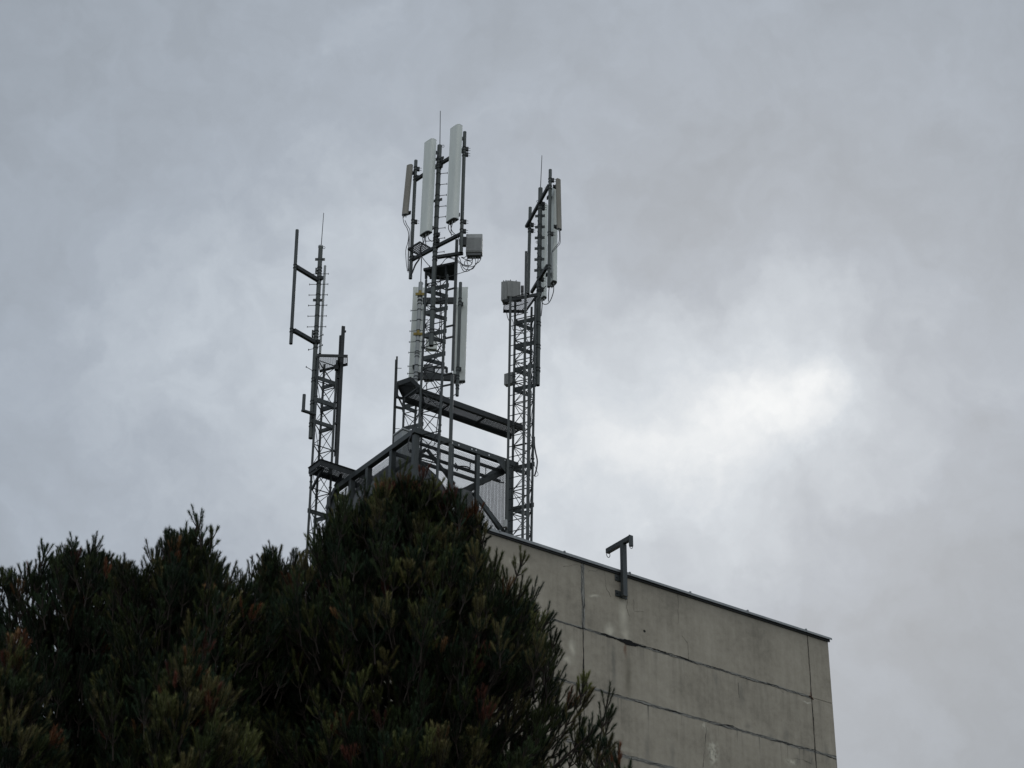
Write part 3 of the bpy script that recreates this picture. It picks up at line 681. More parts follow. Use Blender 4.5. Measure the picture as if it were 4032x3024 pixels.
platform('mesh_platform', 'dark mesh platform under the paired radio boxes on the right tower', PP, (PP[1] - PP[0]), 'mesh platforms at the tower tops', .042, .042, .09, gh=.010)
box_unit('junction_box', 'pale grey box on the left side of the right tower, above the walkway end', 'box', c7(972, 70), c7(1110, 255), Y2 + .3, .14, (-.55, -1), None, UNITD)
box_unit('switch_box', 'small pale switch box low on the right tower ladder', 'box', c8(850, 1085), c8(910, 1195), Y2 - .12, .1, (-.1, -1), None, UNIT)

# ------------------------------------------------------------------ left tower
Y3 = 44.0
tR = line(a2(745, 750), a3(470, 380), Y3); tN = line(a2(505, 600), a3(208, 900), Y3 - .3); tF = line(a2(583, 720), a3(283, 900), Y3 + .2)
ztL = zpix(a2(510, 480), Y3 - .3)
pll = [zpix(q, Y3 - .3) for q in (a2(505, 785), a2(490, 1068), a2(475, 1358), a3(215, 940), a3(195, 1420))]
zbl = ZROOF - 1.0
tower('slim lattice tower standing furthest left, rising behind the pines', tR, tN, tF, ZROOF, ztL, pll, levels(ZROOF + .2, ztL))
rl = thing('cable_rail', 'dark stepped cable rail on the right side of the left tower', 'cable rail', at(a3(520, 420), Y3 - .05), 'upright cable rails')
k1 = line(a2(838, 125), a3(530, 400), Y3 - .05); k2 = line(a2(800, 230), a3(512, 320), Y3)
zk = zpix(a3(520, 420), Y3)
s = MB(); channel(s, k1, zk, zpix(a2(838, 125), Y3), .085, .05, (1, .3)); channel(s, k2, zk + .3, zpix(a2(800, 232), Y3), .05, .05, (1, .3)); s.build('rail', DARKG, rl)
for q in (a2(775, 790), a2(765, 1390), a3(500, 230)):
    s = MB(); z = zpix(q, Y3); s.bar(tR(z), k1(z), .04, .05); s.build('standoff', DARKG, rl)
s = MB(); s.bar(at(a2(855, 183), Y3 - .05), at(a2(872, 183), Y3 - .05), .03, .05); s.build('end_tab', DARKG, rl)
Y3P = 43.8
al = mast_root('antenna mast on the left tower with a slim side pole on two arms', at(a2(410, 1580), Y3P))
mp3 = pole(al, a1(540, 510), a2(410, 1580), Y3P, .058)
rod(al, a1(546, 500), a1(579, 60), Y3P); eye(al, mp3(zpix(a1(560, 515), Y3P)) + Vector((.05, 0, 0)), (1, 0))
s = MB(); z = zpix(a1(540, 500), Y3P); s.tube(mp3(z) - Z * .03, mp3(z) + Z * .015, .066, 16); s.build('pole_cap', PALE, al)
YS = 43.25
op_ = pole(al, a1(233, 285), a2(150, 345), YS, .044, 'side_pole', GALV)
arm(al, at(a1(225, 770), YS), at(a1(515, 945), Y3P), .09, .1); arm(al, at(a2(190, 170), YS), at(a2(480, 335), Y3P), .09, .1)
clamps(al, op_, [zpix(a1(205, 760), YS), zpix(a2(165, 168), YS)], .044, (.8, .6))
clamps(al, mp3, [zpix(a1(520, 925), Y3P), zpix(a2(478, 330), Y3P)], .058, (.8, -.6))
clamps(al, mp3, [zpix(a1(530, 800), Y3P), zpix(a2(485, 200), Y3P), zpix(a2(445, 820), Y3P), zpix(a2(430, 1115), Y3P), zpix(a2(412, 1405), Y3P)], .058, ear=False)
collars(al, mp3, [zpix(a1(533, 668), Y3P), zpix(a1(507, 1200), Y3P)], .058, (1, 0))
zp = [zpix(a1(*q), Y3P) for q in ((527, 858), (517, 993), (510, 1132), (502, 1268), (493, 1408), (487, 1548))]
pegs(al, mp3, zp, .058, (1, -.05), .18, both=True)
pegs(al, mp3, [zpix(a2(480, 265), Y3P), zpix(a2(475, 400), Y3P)], .058, (.8, -.5), .16, both=True, rise=.02); pegs(al, mp3, [zpix(a2(455, 700), Y3P)], .058, (-.85, -.5), .17, rise=.05)
ap = pole(al, a1(597, 752), a2(530, 470), Y3 + .25, .033, 'rear_pole', PALE)
s = MB(); s.box(at(a2(435, 215), Y3 - .25), Vector((.02, 0, 0)), Vector((0, .05, 0)), Z * .09); s.box(at(a1(480, 820), Y3 - .25), Vector((.018, 0, 0)), Vector((0, .05, 0)), Z * .07); s.build('side_bracket', GALV, al)
hn = thing('bent_pipe', 'short upturned pipe elbow on the left side of the left tower', 'pipe', at(a2(470, 1270), Y3 - .3))
s = MB(); s.tube(at(a2(325, 1008), YS + .2), at(a2(312, 1225), YS + .2), .042, 14); s.tube(at(a2(296, 1213), YS + .2), at(a2(470, 1268), Y3 - .3), .042, 14); s.build('pipe', GALV, hn, smooth=True)
s = MB(); ring_clamp(s, at(a2(412, 1248), YS + .38), .042, at(a2(470, 1268), Y3 - .3) - at(a2(312, 1218), YS + .2), .03); s.tube(at(a2(470, 1265), Y3 - .3), at(a2(440, 1320), Y3 - .25), .012, 8); s.build('clamp', DARKG, hn)
zg = zpix(a2(500, 495), Y3 - .35)
PP = [onz(q, zg) for q in (a2(500, 495), a2(890, 505), a2(890, 612), a2(770, 640), a2(530, 702))]
platform('mesh_platform', 'pale mesh platform at the top of the left tower', PP, (PP[1] - PP[0]), 'mesh platforms at the tower tops', .042, .042, .08, gh=.009)
s = MB(); s.bar(at(a2(775, 510), Y3 - .35), at(a2(775, 640), Y3), .04, .06); s.box(at(a2(748, 655), Y3 - .05), Vector((.05, 0, 0)), Vector((0, .05, 0)), Z * .07); s.build('platform_bracket', DARKG, [o for o in bpy.data.objects if o.name.startswith('mesh_platform')][-1])

# ------------------------------------------------------------------ rear tower, seen through the front one
Y4 = 45.3
qL = line(c3(303, 930), c3(288, 1320), Y4); qN = line(c3(545, 900), c3(530, 1330), Y4 - .25); qF = line(c3(462, 900), c4(420, 300), Y4 + .25)
zt4 = zpix(c3(303, 890), Y4)
tower('low dark lattice tower half hidden behind the front tower', qL, qN, qF, ZROOF, zt4, [zpix(q, Y4) for q in (c3(303, 1000), c3(300, 1290))], levels(ZROOF + .2, zt4))
rr = thing('cable_rail', 'lone upright cable rail left of the front tower', 'cable rail', at(c3(165, 1480), Y4 - .1), 'upright cable rails')
k3 = line(c3(203, 385), c3(165, 1480), Y4 - .1)
s = MB(); channel(s, k3, ZROOF, zpix(c3(203, 385), Y4 - .1), .07, .05, (1, .1)); s.bar(at(c3(210, 345), Y4 - .05), at(c3(200, 640), Y4 - .05), .045, .03, Vector((0, 1, 0))); s.build('rail', DARKG, rr)
for y in (897, 1027):
    s = MB(); z = zpix(c3(200, y), Y4); s.bar(k3(z), qL(z), .04, .06); s.build('standoff', DARKG, rr)
for y in (497, 1287):
    s = MB(); z = zpix(c3(200, y), Y4 - .1); s.tube(k3(z), k3(z) + Vector((.14, 0, 0)), .008, 6); s.build('bolt', DARKG, rr)
Y4P = 45.1
ab = mast_root('pale rear antenna mast with yellow clamps, left behind the front tower', at(c3(450, 760), Y4P))
mp4 = pole(ab, c2(520, 872), c3(450, 760), Y4P, .056, mat=PALE)
rod(ab, c2(521, 872), c2(528, 480), Y4P); eye(ab, mp4(zpix(c2(545, 885), Y4P)), (1, 0))
pr4 = pole(ab, c2(1040, 872), c3(995, 860), Y4P, .043, 'side_pole')
arm(ab, at(c2(545, 1112), Y4P + .05), at(c2(960, 1108), Y4P + .05), .08, .17); arm(ab, at(c3(470, 600), Y4P + .05), at(c3(1000, 622), Y4P + .05), .08, .19)
clamps(ab, mp4, [zpix(c2(505, 1085), Y4P), zpix(c2(505, 1135), Y4P), zpix(c3(475, 330), Y4P), zpix(c3(465, 630), Y4P)], .056, (1, 0), ear=False)
clamps(ab, pr4, [zpix(c2(1035, 1100), Y4P), zpix(c2(1032, 1150), Y4P), zpix(c3(1005, 510), Y4P), zpix(c3(1000, 620), Y4P), zpix(c3(998, 745), Y4P)], .043, (1, 0), ear=False)
for q in (c2(510, 1035), c2(490, 1555)):
    s = MB(); z = zpix(q, Y4P); s.tube(mp4(z) - Z * .04, mp4(z) + Z * .04, .066, 14); s.box(mp4(z) - Vector((0, .06, .01)), Vector((.12, 0, 0)), Vector((0, .02, 0)), Z * .035); s.box(mp4(z) - Vector((0, .065, -.04)), Vector((.035, 0, 0)), Vector((0, .02, 0)), Z * .06); s.build('yellow_clamp', RUSTY, ab)
pegs(ab, mp4, [zpix(q, Y4P) for q in (c2(500, 1230), c2(495, 1365), c2(485, 1500), c3(490, 148), c3(480, 285), c3(470, 465), c3(462, 560))], .056, (1, -.15), .17, both=True)
panel('white rear panel antenna left of the front tower, behind a pale pole', c2(495, 955), c3(435, 640), Y4P + .35, .30, .14, (1, .1), (-.1, 1), arms=(.1,))
panel('white rear panel antenna right of the front tower, behind a thin rail', c2(1058, 955), c3(1020, 672), Y4P + .35, .33, .14, (1, -.1), (.1, 1), arms=(.1, .8))
box_unit('filter_box', 'pale box seen through the bars of the front tower', 'box', c3(592, 20), c3(732, 245), Y4 + .1, .15, (0, -1), None, RADOME, fins=0)
box_unit('filter_box', 'dark box low inside the front tower, behind its bars', 'box', c3(560, 440), c3(672, 630), Y4 - .1, .2, (-.1, -1), None, CAPM)
zg = zpix(c3(215, 690), Y4 - .4)
PP = [onz(q, zg) for q in (c3(213, 700), c3(388, 640), c3(520, 760), c3(300, 880))]
rp_ = platform('grating_platform', 'dark grating platform left of the front tower, at the end of the walkway', PP, (PP[1] - PP[0]), 'grating platforms', .035, .05, .14, gh=.03)
PP2 = [p_ - Z * .42 for p_ in PP]
s = MB(); s.bar(PP[0], PP2[0], .05, .05); s.bar(PP[3], PP2[3], .05, .05); s.bar(at(c3(380, 690), Y4 - .3), at(c3(240, 720), Y4 - .3), .04, .05); s.bar(PP2[0] + Z * .12, PP2[3] + Z * .12, .03, .05); s.build('support_frame', DARKG, rp_)
s = MB(); zf = zpix(c3(690, 490), Y4 + .1); A_, B_, C_, D_ = [at(q, Y4 + .1) for q in (c3(690, 488), c3(858, 488), c3(858, 555), c3(690, 600))]
cgd = thing('wire_guard', 'small dark wire guard seen between the front tower and the rear white antenna', 'guard', D_)
for i, j in ((A_, B_), (B_, C_), (A_, D_)): s.bar(i, j, .05, .05)
s.build('frame', DARKG, cgd)
s = MB()
for k in range(1, 12):
    t = k / 12; s.tube(A_.lerp(B_, t), D_.lerp(C_, t), .003, 4); s.tube(A_.lerp(D_, t), B_.lerp(C_, t), .003, 4)
s.build('wire_mesh', GALV, cgd)

# ------------------------------------------------------------------ walkways
nA = at(c3(470, 775), YN + .35 - .1); n_dir = U2
nB = onplane(c7(1300, 930), nA, V2); zw = nA.z
def wpoint(p): return onz(p, zw)
wk = thing('grating_walkway', 'long dark grating walkway slanting from the front tower to the right tower', 'walkway', nA)
len_w = (nB - nA).dot(U2); wid = .52
A0 = Vector((nA.x, nA.y, zw)); B0 = A0 + U2 * len_w; 
print('walkway len', len_w, 'z end err', nB.z - zw)
C1, D1 = B0 + V2 * wid, A0 + V2 * wid
s = MB()
for a_, b_ in ((A0, B0), (D1, C1)):
    s.bar(a_, b_, .012, .14)
    for q in (-.07, .07): s.bar(a_ + Z * q + V2 * .03, b_ + Z * q + V2 * .03, .06, .01)
s.build('side_beam', DARKG, wk)
s = MB()
for k in range(4): t = k / 3; s.bar(A0.lerp(B0, t) + Z * .03, D1.lerp(C1, t) + Z * .03, .03, .04)
s.build('cross_beam', DARKG, wk)
g = MB(); grating(g, [p_ + Z * .03 for p_ in (A0, B0, C1, D1)], V2, .042, .05, .027, .009); g.build('grating', DARKG, wk)

zl = zpix(a3(335, 350), Y3 - .75); E0 = onz(a3(335, 362), zl); 
ll = thing('grating_walkway', 'short grating walkway joining the left tower to the cage', 'walkway', E0)
F0 = E0 + U2 * 2.6; wv = .55
s = MB()
for a_, b_ in ((E0, F0), (E0 + V2 * wv, F0 + V2 * wv), (E0, E0 + V2 * wv)): s.bar(a_, b_, .012, .15); s.bar(a_ + Z * .075, b_ + Z * .075, .07, .01)
s.build('side_beam', DARKG, ll)
g = MB(); grating(g, [p_ + Z * .03 for p_ in (E0, F0, F0 + V2 * wv, E0 + V2 * wv)], V2, .042, .05, .027, .009); g.build('grating', DARKG, ll)
s = MB(); s.bar(at(a3(370, 420), Y3 - .55), at(a3(232, 690), Y3 - .3), .05, .05); s.bar(at(a3(590, 500), Y3 - .1), at(a3(510, 650), Y3), .05, .06); s.bar(at(a3(350, 420), Y3 - .6), at(a3(210, 520), Y3 - .3), .04, .06); s.build('knee_brace', DARKG, ll)

# ------------------------------------------------------------------ steel cage with mesh walls around the roof plant
K = at((1640, 1690), 41.15); zc = K.z - .06
K = Vector((K.x, K.y, zc))
KR = onplane((2003, 1818), K, V2); KL = onplane((1300, 1942), K, U2)
LU, LV = (KR - K).dot(U2), (KL - K).dot(V2)
print('cage', LU, LV, 'z err', KR.z - K.z, KL.z - K.z, 'roof below', zc - ZROOF)
cg = thing('steel_cage', 'large grey steel frame cage with wire mesh walls on the roof edge', 'cage', (K.x, K.y, ZROOF))
def kp(u, v, z=0.0): return K + U2 * u + V2 * v + Z * z
def beam(a_, b_, w, h, name='beam', mat=None, par=cg):
    s = MB(); s.bar(a_, b_, w, h); return s.build(name, mat or GALV, par, bevel=.004)
HB = ZROOF - zc
b1 = beam(kp(-.1, 0), kp(LU + .25, 0), .12, .14); b2 = beam(kp(0, .065), kp(0, LV - .3), .14, .14); b3 = beam(kp(.065, LV), kp(LU, LV), .1, .12); b4 = beam(kp(LU, .065), kp(LU, LV - .055), .1, .12)
for q in (c4(1015, 175), c4(1185, 230), c4(1240, 245), c4(1410, 310), c4(1620, 375), c4(930, 148)):
    w = onplane(q, K - V2 * .062, V2); s = MB(); s.tube(w, w - V2 * .012, .02, 8); s.build('bolt', BOLT, b1)
beam(kp(0, LV - .3), kp(0, LV + .05, -.42), .14, .13, 'corner_brace')
for u in (.98, 1.72): beam(kp(u, 0, -.075), kp(u, 0, HB), .085, .1, 'post')
for u, v in ((LU, .0), (LU, LV), (0, LV), (0, .04), (LU, LV * .5)): beam(kp(u, v, -.08), kp(u, v, HB), .11, .11, 'post')
for q in (a3(1195, 260), a3(910, 480), a3(712, 600)):
    w = onplane(q, K, U2); v = (w - K).dot(V2); beam(kp(0, v, -.075), kp(0, v, HB), .11, .13, 'post')
zlow = -.45
beam(kp(.05, .35, -.06), kp(LU, .35, -.06), .05, .07, 'rail', DARKG); beam(kp(.05, .35, -.34), kp(LU, .35, -.34), .05, .07, 'rail', DARKG); beam(kp(.05, 1.05, -.1), kp(LU, 1.05, -.1), .06, .08, 'rail', DARKG)
beam(kp(.45, .3, -.2), kp(.45, LV, -.2), .05, .07, 'rail', DARKG); beam(kp(.45, .3, -.62), kp(.45, LV, -.62), .05, .06, 'rail', DARKG)
for u in (.9, 1.25, 1.75, 2.2):
    s = MB(); s.tube(kp(u, .35, -.06), kp(u, .35, -.34), .011, 6); s.build('hanger', DARKG, cg)
for k in range(7):
    s = MB(); v = .5 + k * .45; s.tube(kp(.45, v, -.2), kp(.45, v, -.62), .011, 6); s.build('hanger', DARKG, cg)
beam(onplane(c4(1060, 780), K + V2 * .5, V2), onplane(c4(1640, 505), K + V2 * .12, V2), .07, .12, 'diagonal_brace'); beam(onplane(c4(1215, 790), K + V2 * .1, V2), onplane(c4(1620, 1350), K + V2 * .1, V2), .07, .12, 'diagonal_brace')
beam(onplane(c4(600, 230), K + V2 * .1, V2), onplane(c4(960, 690), K + V2 * .1, V2), .05, .08, 'diagonal_brace')
s = MB(); g0 = [kp(LU - .02, -.063, .05), kp(LU - .4, -.063, -.06), kp(LU - .02, -.063, -.42)]; s.raw(g0 + [p_ + V2 * .01 for p_ in g0], [(0, 1, 2), (3, 5, 4), (0, 3, 4, 1), (1, 4, 5, 2), (2, 5, 3, 0)]); s.build('gusset_plate', GALV, cg)
s = MB(); g0 = [kp(-.02, LV - .3, -.03), kp(-.02, LV + .02, -.45), kp(-.02, LV - .22, -.9), kp(-.02, LV - .38, -.3)]; s.raw(g0 + [p_ + U2 * .012 for p_ in g0], [(0, 1, 2, 3), (4, 7, 6, 5), (0, 4, 5, 1), (1, 5, 6, 2), (2, 6, 7, 3), (3, 7, 4, 0)]); s.build('gusset_plate', GALV, cg)
def mesh_wall(P0, ax, ln, h, pitch=.030, r=.0027):
    s = MB(); e1, e2 = ax, Z * -1; n_ = ax.cross(Z).normalized()
    # diamond mesh: two families of slanted wires clipped to the rectangle
    for sg in (1, -1):
        c = -h if sg > 0 else 0.0
        while c < (ln if sg > 0 else ln + h):
            t0 = max(0.0, -c) if sg > 0 else max(0.0, c - ln); t1 = min(h, ln - c) if sg > 0 else min(h, c)
            if t1 - t0 > .02:
                a_ = P0 + e1 * (c + sg * t0) + e2 * t0; b_ = P0 + e1 * (c + sg * t1) + e2 * t1; s.bar(a_, b_, r * 2, r * 1.4, n_)
            c += pitch * 1.5
    return s.build('mesh_panel', DARKG, cg)
HM = -HB - .1
mesh_wall(kp(.06, .07, -.08), U2, LU - .1, HM); mesh_wall(kp(.075, .06, -.08), V2, LV - .2, HM); mesh_wall(kp(LU - .06, .06, -.08), V2, LV - .1, HM)
# ventilation drum inside the cage
vd = thing('ventilation_drum', 'big round grey ventilation drum inside the steel cage', 'ventilation unit', kp(1.1, 2.3, HB))
cc = onplane(c4(430, 905), kp(0, 1.7), V2); R_ = 1.05
s = MB(); s.tube(cc, cc + V2 * 1.3, R_, 40); s.build('drum', DUCT, vd, smooth=True)
s = MB()
for q in (.02, .65, 1.28): s.tube(cc + V2 * (q - .02), cc + V2 * (q + .02), R_ + .025, 40, cap=False); s.tube(cc + V2 * (q + .02), cc + V2 * (q - .02), R_ + .0251, 40, cap=False)
s.build('rim_band', GALV, vd)
s = MB(); zc2 = cc.z - R_ * .7
for q in (-.5, .5): s.bar(cc + U2 * q + V2 * .65 - Z * (R_ * .82), Vector((cc.x, cc.y, ZROOF)) + U2 * q + V2 * .65, .1, 1.0, V2)
s.build('support_leg', DARKG, vd)
pb2 = thing('plant_cabinet', 'light grey cabinet top showing above the left beam of the cage', 'cabinet', kp(.8, 3.2, HB))
w = at(c3(315, 1400), 43.6)
s = MB(); s.box(Vector((w.x, w.y, (w.z + .06 + ZROOF) / 2)), U2 * .2, V2 * .2, Z * ((w.z + .06 - ZROOF) / 2)); s.build('case', PALE, pb2, bevel=.015)
s = MB(); s.box(Vector((w.x, w.y, w.z + .085)), U2 * .22, V2 * .22, Z * .024); s.build('lid', PALE, pb2, bevel=.008)
hd = thing('air_unit', 'rounded grey air unit behind the mesh of the cage, above the pine tip', 'air unit', kp(1.35, .45, HB))
w = onplane(c4(1085, 880), K + V2 * .45, V2)
s = MB(); s.box(w - Z * .1, U2 * .16, V2 * .2, Z * .26); s.build('case', UNIT, hd, bevel=.05)
s = MB(); s.tube(onplane(c4(985, 1050), K + V2 * .4, V2), onplane(c4(985, 790), K + V2 * .4, V2), .05, 12); s.tube(onplane(c4(1010, 770), K + V2 * .4, V2), onplane(c4(1040, 770), K + V2 * .4, V2), .06, 12); s.build('pipe', DARKG, hd)

# ------------------------------------------------------------------ cables
def C(f, Y, *pts): return [(f(*p), Y) for p in pts]
cable('black jumper cables hanging from the leftmost narrow beige antenna', [C(c2, YL - .1, (285, 0), (300, 90), (345, 170), (365, 260), (358, 420), (352, 600), (355, 740)), C(c2, YL - .12, (315, 60), (340, 120), (378, 190), (375, 330), (365, 500), (362, 720)), C(c2, YL - .15, (340, 160), (362, 240), (350, 350), (325, 450), (330, 600), (345, 720))], .009)
cable('black jumper cables below the panel left of the middle mast', [C(c2, YP - .18, (545, 290), (548, 360), (510, 430), (515, 500), (560, 570), (610, 630), (640, 660)), C(c2, YP - .16, (570, 285), (560, 340), (520, 410), (505, 480), (530, 560), (525, 700), (520, 860)), C(c2, YP - .14, (585, 280), (582, 340), (590, 380)), C(c2, YP - .14, (615, 270), (630, 310), (670, 335))], .01)
cable('thick black cable from the left side pole foot up to the middle mast', [C(c2, YL - .1, (385, 775), (410, 740), (450, 640)) + C(c2, YP + .25, (500, 565)) + C(c2, YP - .1, (525, 500), (515, 440), (530, 380))], .02)
cable('black jumper cables below the tallest white panel', [C(c2, YR - .12, (883, 120), (885, 175), (920, 235), (980, 260), (1020, 300), (1025, 380)), C(c2, YR - .12, (912, 115), (920, 180), (950, 225), (1000, 260)), C(c2, YR - .12, (932, 110), (915, 180), (920, 260))], .01)
cable('tangled loops of black cable under the ribbed radio box', [C(c2, YR + .0, (1130, 540), (1125, 600), (1140, 660), (1110, 720), (1000, 760), (880, 800), (730, 880), (640, 910)), C(c2, YR, (1185, 540), (1195, 600), (1160, 650), (1080, 640), (1000, 580), (920, 545), (850, 560), (800, 620), (745, 660)), C(c2, YR - .05, (1220, 540), (1240, 610), (1200, 690), (1110, 700), (1060, 650), (1030, 560), (1000, 520)), C(c2, YR, (1270, 540), (1260, 610), (1200, 660), (1100, 660), (1000, 600), (930, 560), (860, 545)), C(c2, YR, (1305, 500), (1305, 560), (1270, 610), (1230, 620)), C(c2, YR + .05, (1090, 640), (1100, 590), (1150, 590), (1190, 620), (1150, 650), (1095, 640)), C(c2, YR + .05, (1040, 640), (1060, 690), (1090, 725), (1150, 715), (1220, 660)), C(c2, YR, (1110, 530), (1085, 545), (1050, 540), (1110, 570), (1180, 580), (1215, 545))], .009)
cable('bundle of black cables running down inside the front tower', [C(c2, YN + .2, (770, 780), (780, 960), (775, 1150), (770, 1400), (760, 1650)), C(c2, YN + .22, (640, 650), (625, 720), (700, 850), (770, 1000), (790, 1300), (790, 1650)), C(c3, YN + .25, (780, 0), (795, 120), (760, 240), (720, 330), (680, 400), (600, 480), (590, 640), (600, 780)), C(c3, YN + .25, (670, 640), (720, 720), (770, 820), (770, 960), (740, 1200), (700, 1500))], .012)
cable('black cable dropping across the front of the left cage beam', [C(c3, YN - .1, (500, 1000), (490, 1100), (440, 1230), (395, 1370), (360, 1450), (355, 1540), (380, 1600))], .012)
cable('thin cable sagging between the front tower and the rear pole foot', [C(c3, YN + .3, (800, 850), (840, 875), (890, 880), (940, 860), (985, 830))], .009)
cable('black jumper cables at the foot of the rightmost beige antenna', [C(c5, YB - .08, (1005, 1020), (1005, 1130), (990, 1190), (940, 1250), (905, 1310), (905, 1480), (900, 1640)), C(c5, YB - .06, (1012, 1020), (1015, 1130), (1010, 1190), (960, 1250), (915, 1300))], .008)
cable('black cable loop under the white ribbed panel on the right', [C(c6, YB + .3, (930, 420), (925, 500), (890, 600), (850, 650), (800, 655), (770, 620)), C(c6, YB + .2, (870, 440), (862, 540), (862, 620)), C(c6, YB + .2, (830, 420), (790, 450), (750, 440)), C(c6, Y2P - .1, (730, 360), (770, 440), (765, 530), (720, 600)), C(c6, Y2P - .1, (780, 640), (775, 720), (765, 810))], .011)
cable('looped black cables inside the upper part of the right tower', [C(c6, Y2 + .2, (315, 760), (325, 820), (345, 870)), C(c6, Y2 + .2, (385, 850), (400, 900), (395, 950), (400, 990), (450, 1030), (520, 1010), (550, 980)), C(c6, Y2 + .25, (440, 985), (490, 1000), (540, 985)), C(c6, Y2 + .25, (450, 790), (510, 740), (560, 680)), C(c6, Y2 + .3, (450, 1610), (500, 1610), (550, 1640))], .009)
cable('thick black cable bowing out on the right side of the right tower', [C(c7, Y2, (1468, 1120), (1470, 1250), (1490, 1380), (1515, 1500), (1510, 1600), (1490, 1700), (1470, 1760))], .018)
cable('thin grey wire kinked outside the right tower foot', [C(c8, Y2, (1300, 290), (1330, 360), (1360, 440), (1310, 470))], .006)
cable('arched black hoses inside the cage behind the mesh', [C(c4, YN + .9, (970, 480), (1000, 460), (1060, 450), (1130, 460), (1165, 480)), C(c4, YN + .9, (990, 510), (1010, 480), (1060, 468), (1165, 495)), C(c4, YN + .9, (970, 410), (995, 450), (1000, 490)), C(c4, YN + .9, (1490, 640), (1530, 630), (1560, 660), (1610, 665))], .016)

# ------------------------------------------------------------------ pine trees
BARK, nt, b = newmat('pine_bark'); b.inputs['Roughness'].default_value = 0.95
nt.links.new(ramp(nt, noise(nt, mapped(nt, (1, 1, .3)), 14.0, 6.0, .7), [(0.35, (0.014, 0.011, 0.009)), (0.65, (0.045, 0.032, 0.024))]), b.inputs['Base Color'])
NEED, nt, b = newmat('pine_needles'); b.inputs['Roughness'].default_value = 0.65
at_ = nt.nodes.new('ShaderNodeAttribute'); at_.attribute_name = 'shoot_colour'; nt.links.new(at_.outputs['Color'], b.inputs['Base Color'])
try: b.inputs['Specular IOR Level'].default_value = 0.2
except Exception: pass

GREENS = np.array([(0.028, 0.046, 0.023), (0.037, 0.053, 0.022), (0.025, 0.044, 0.024), (0.046, 0.057, 0.020)])
OLIVE = np.array([(0.115, 0.122, 0.044), (0.13, 0.115, 0.05)])
RUSTC = np.array([(0.16, 0.066, 0.032), (0.125, 0.05, 0.035), (0.18, 0.10, 0.046)])

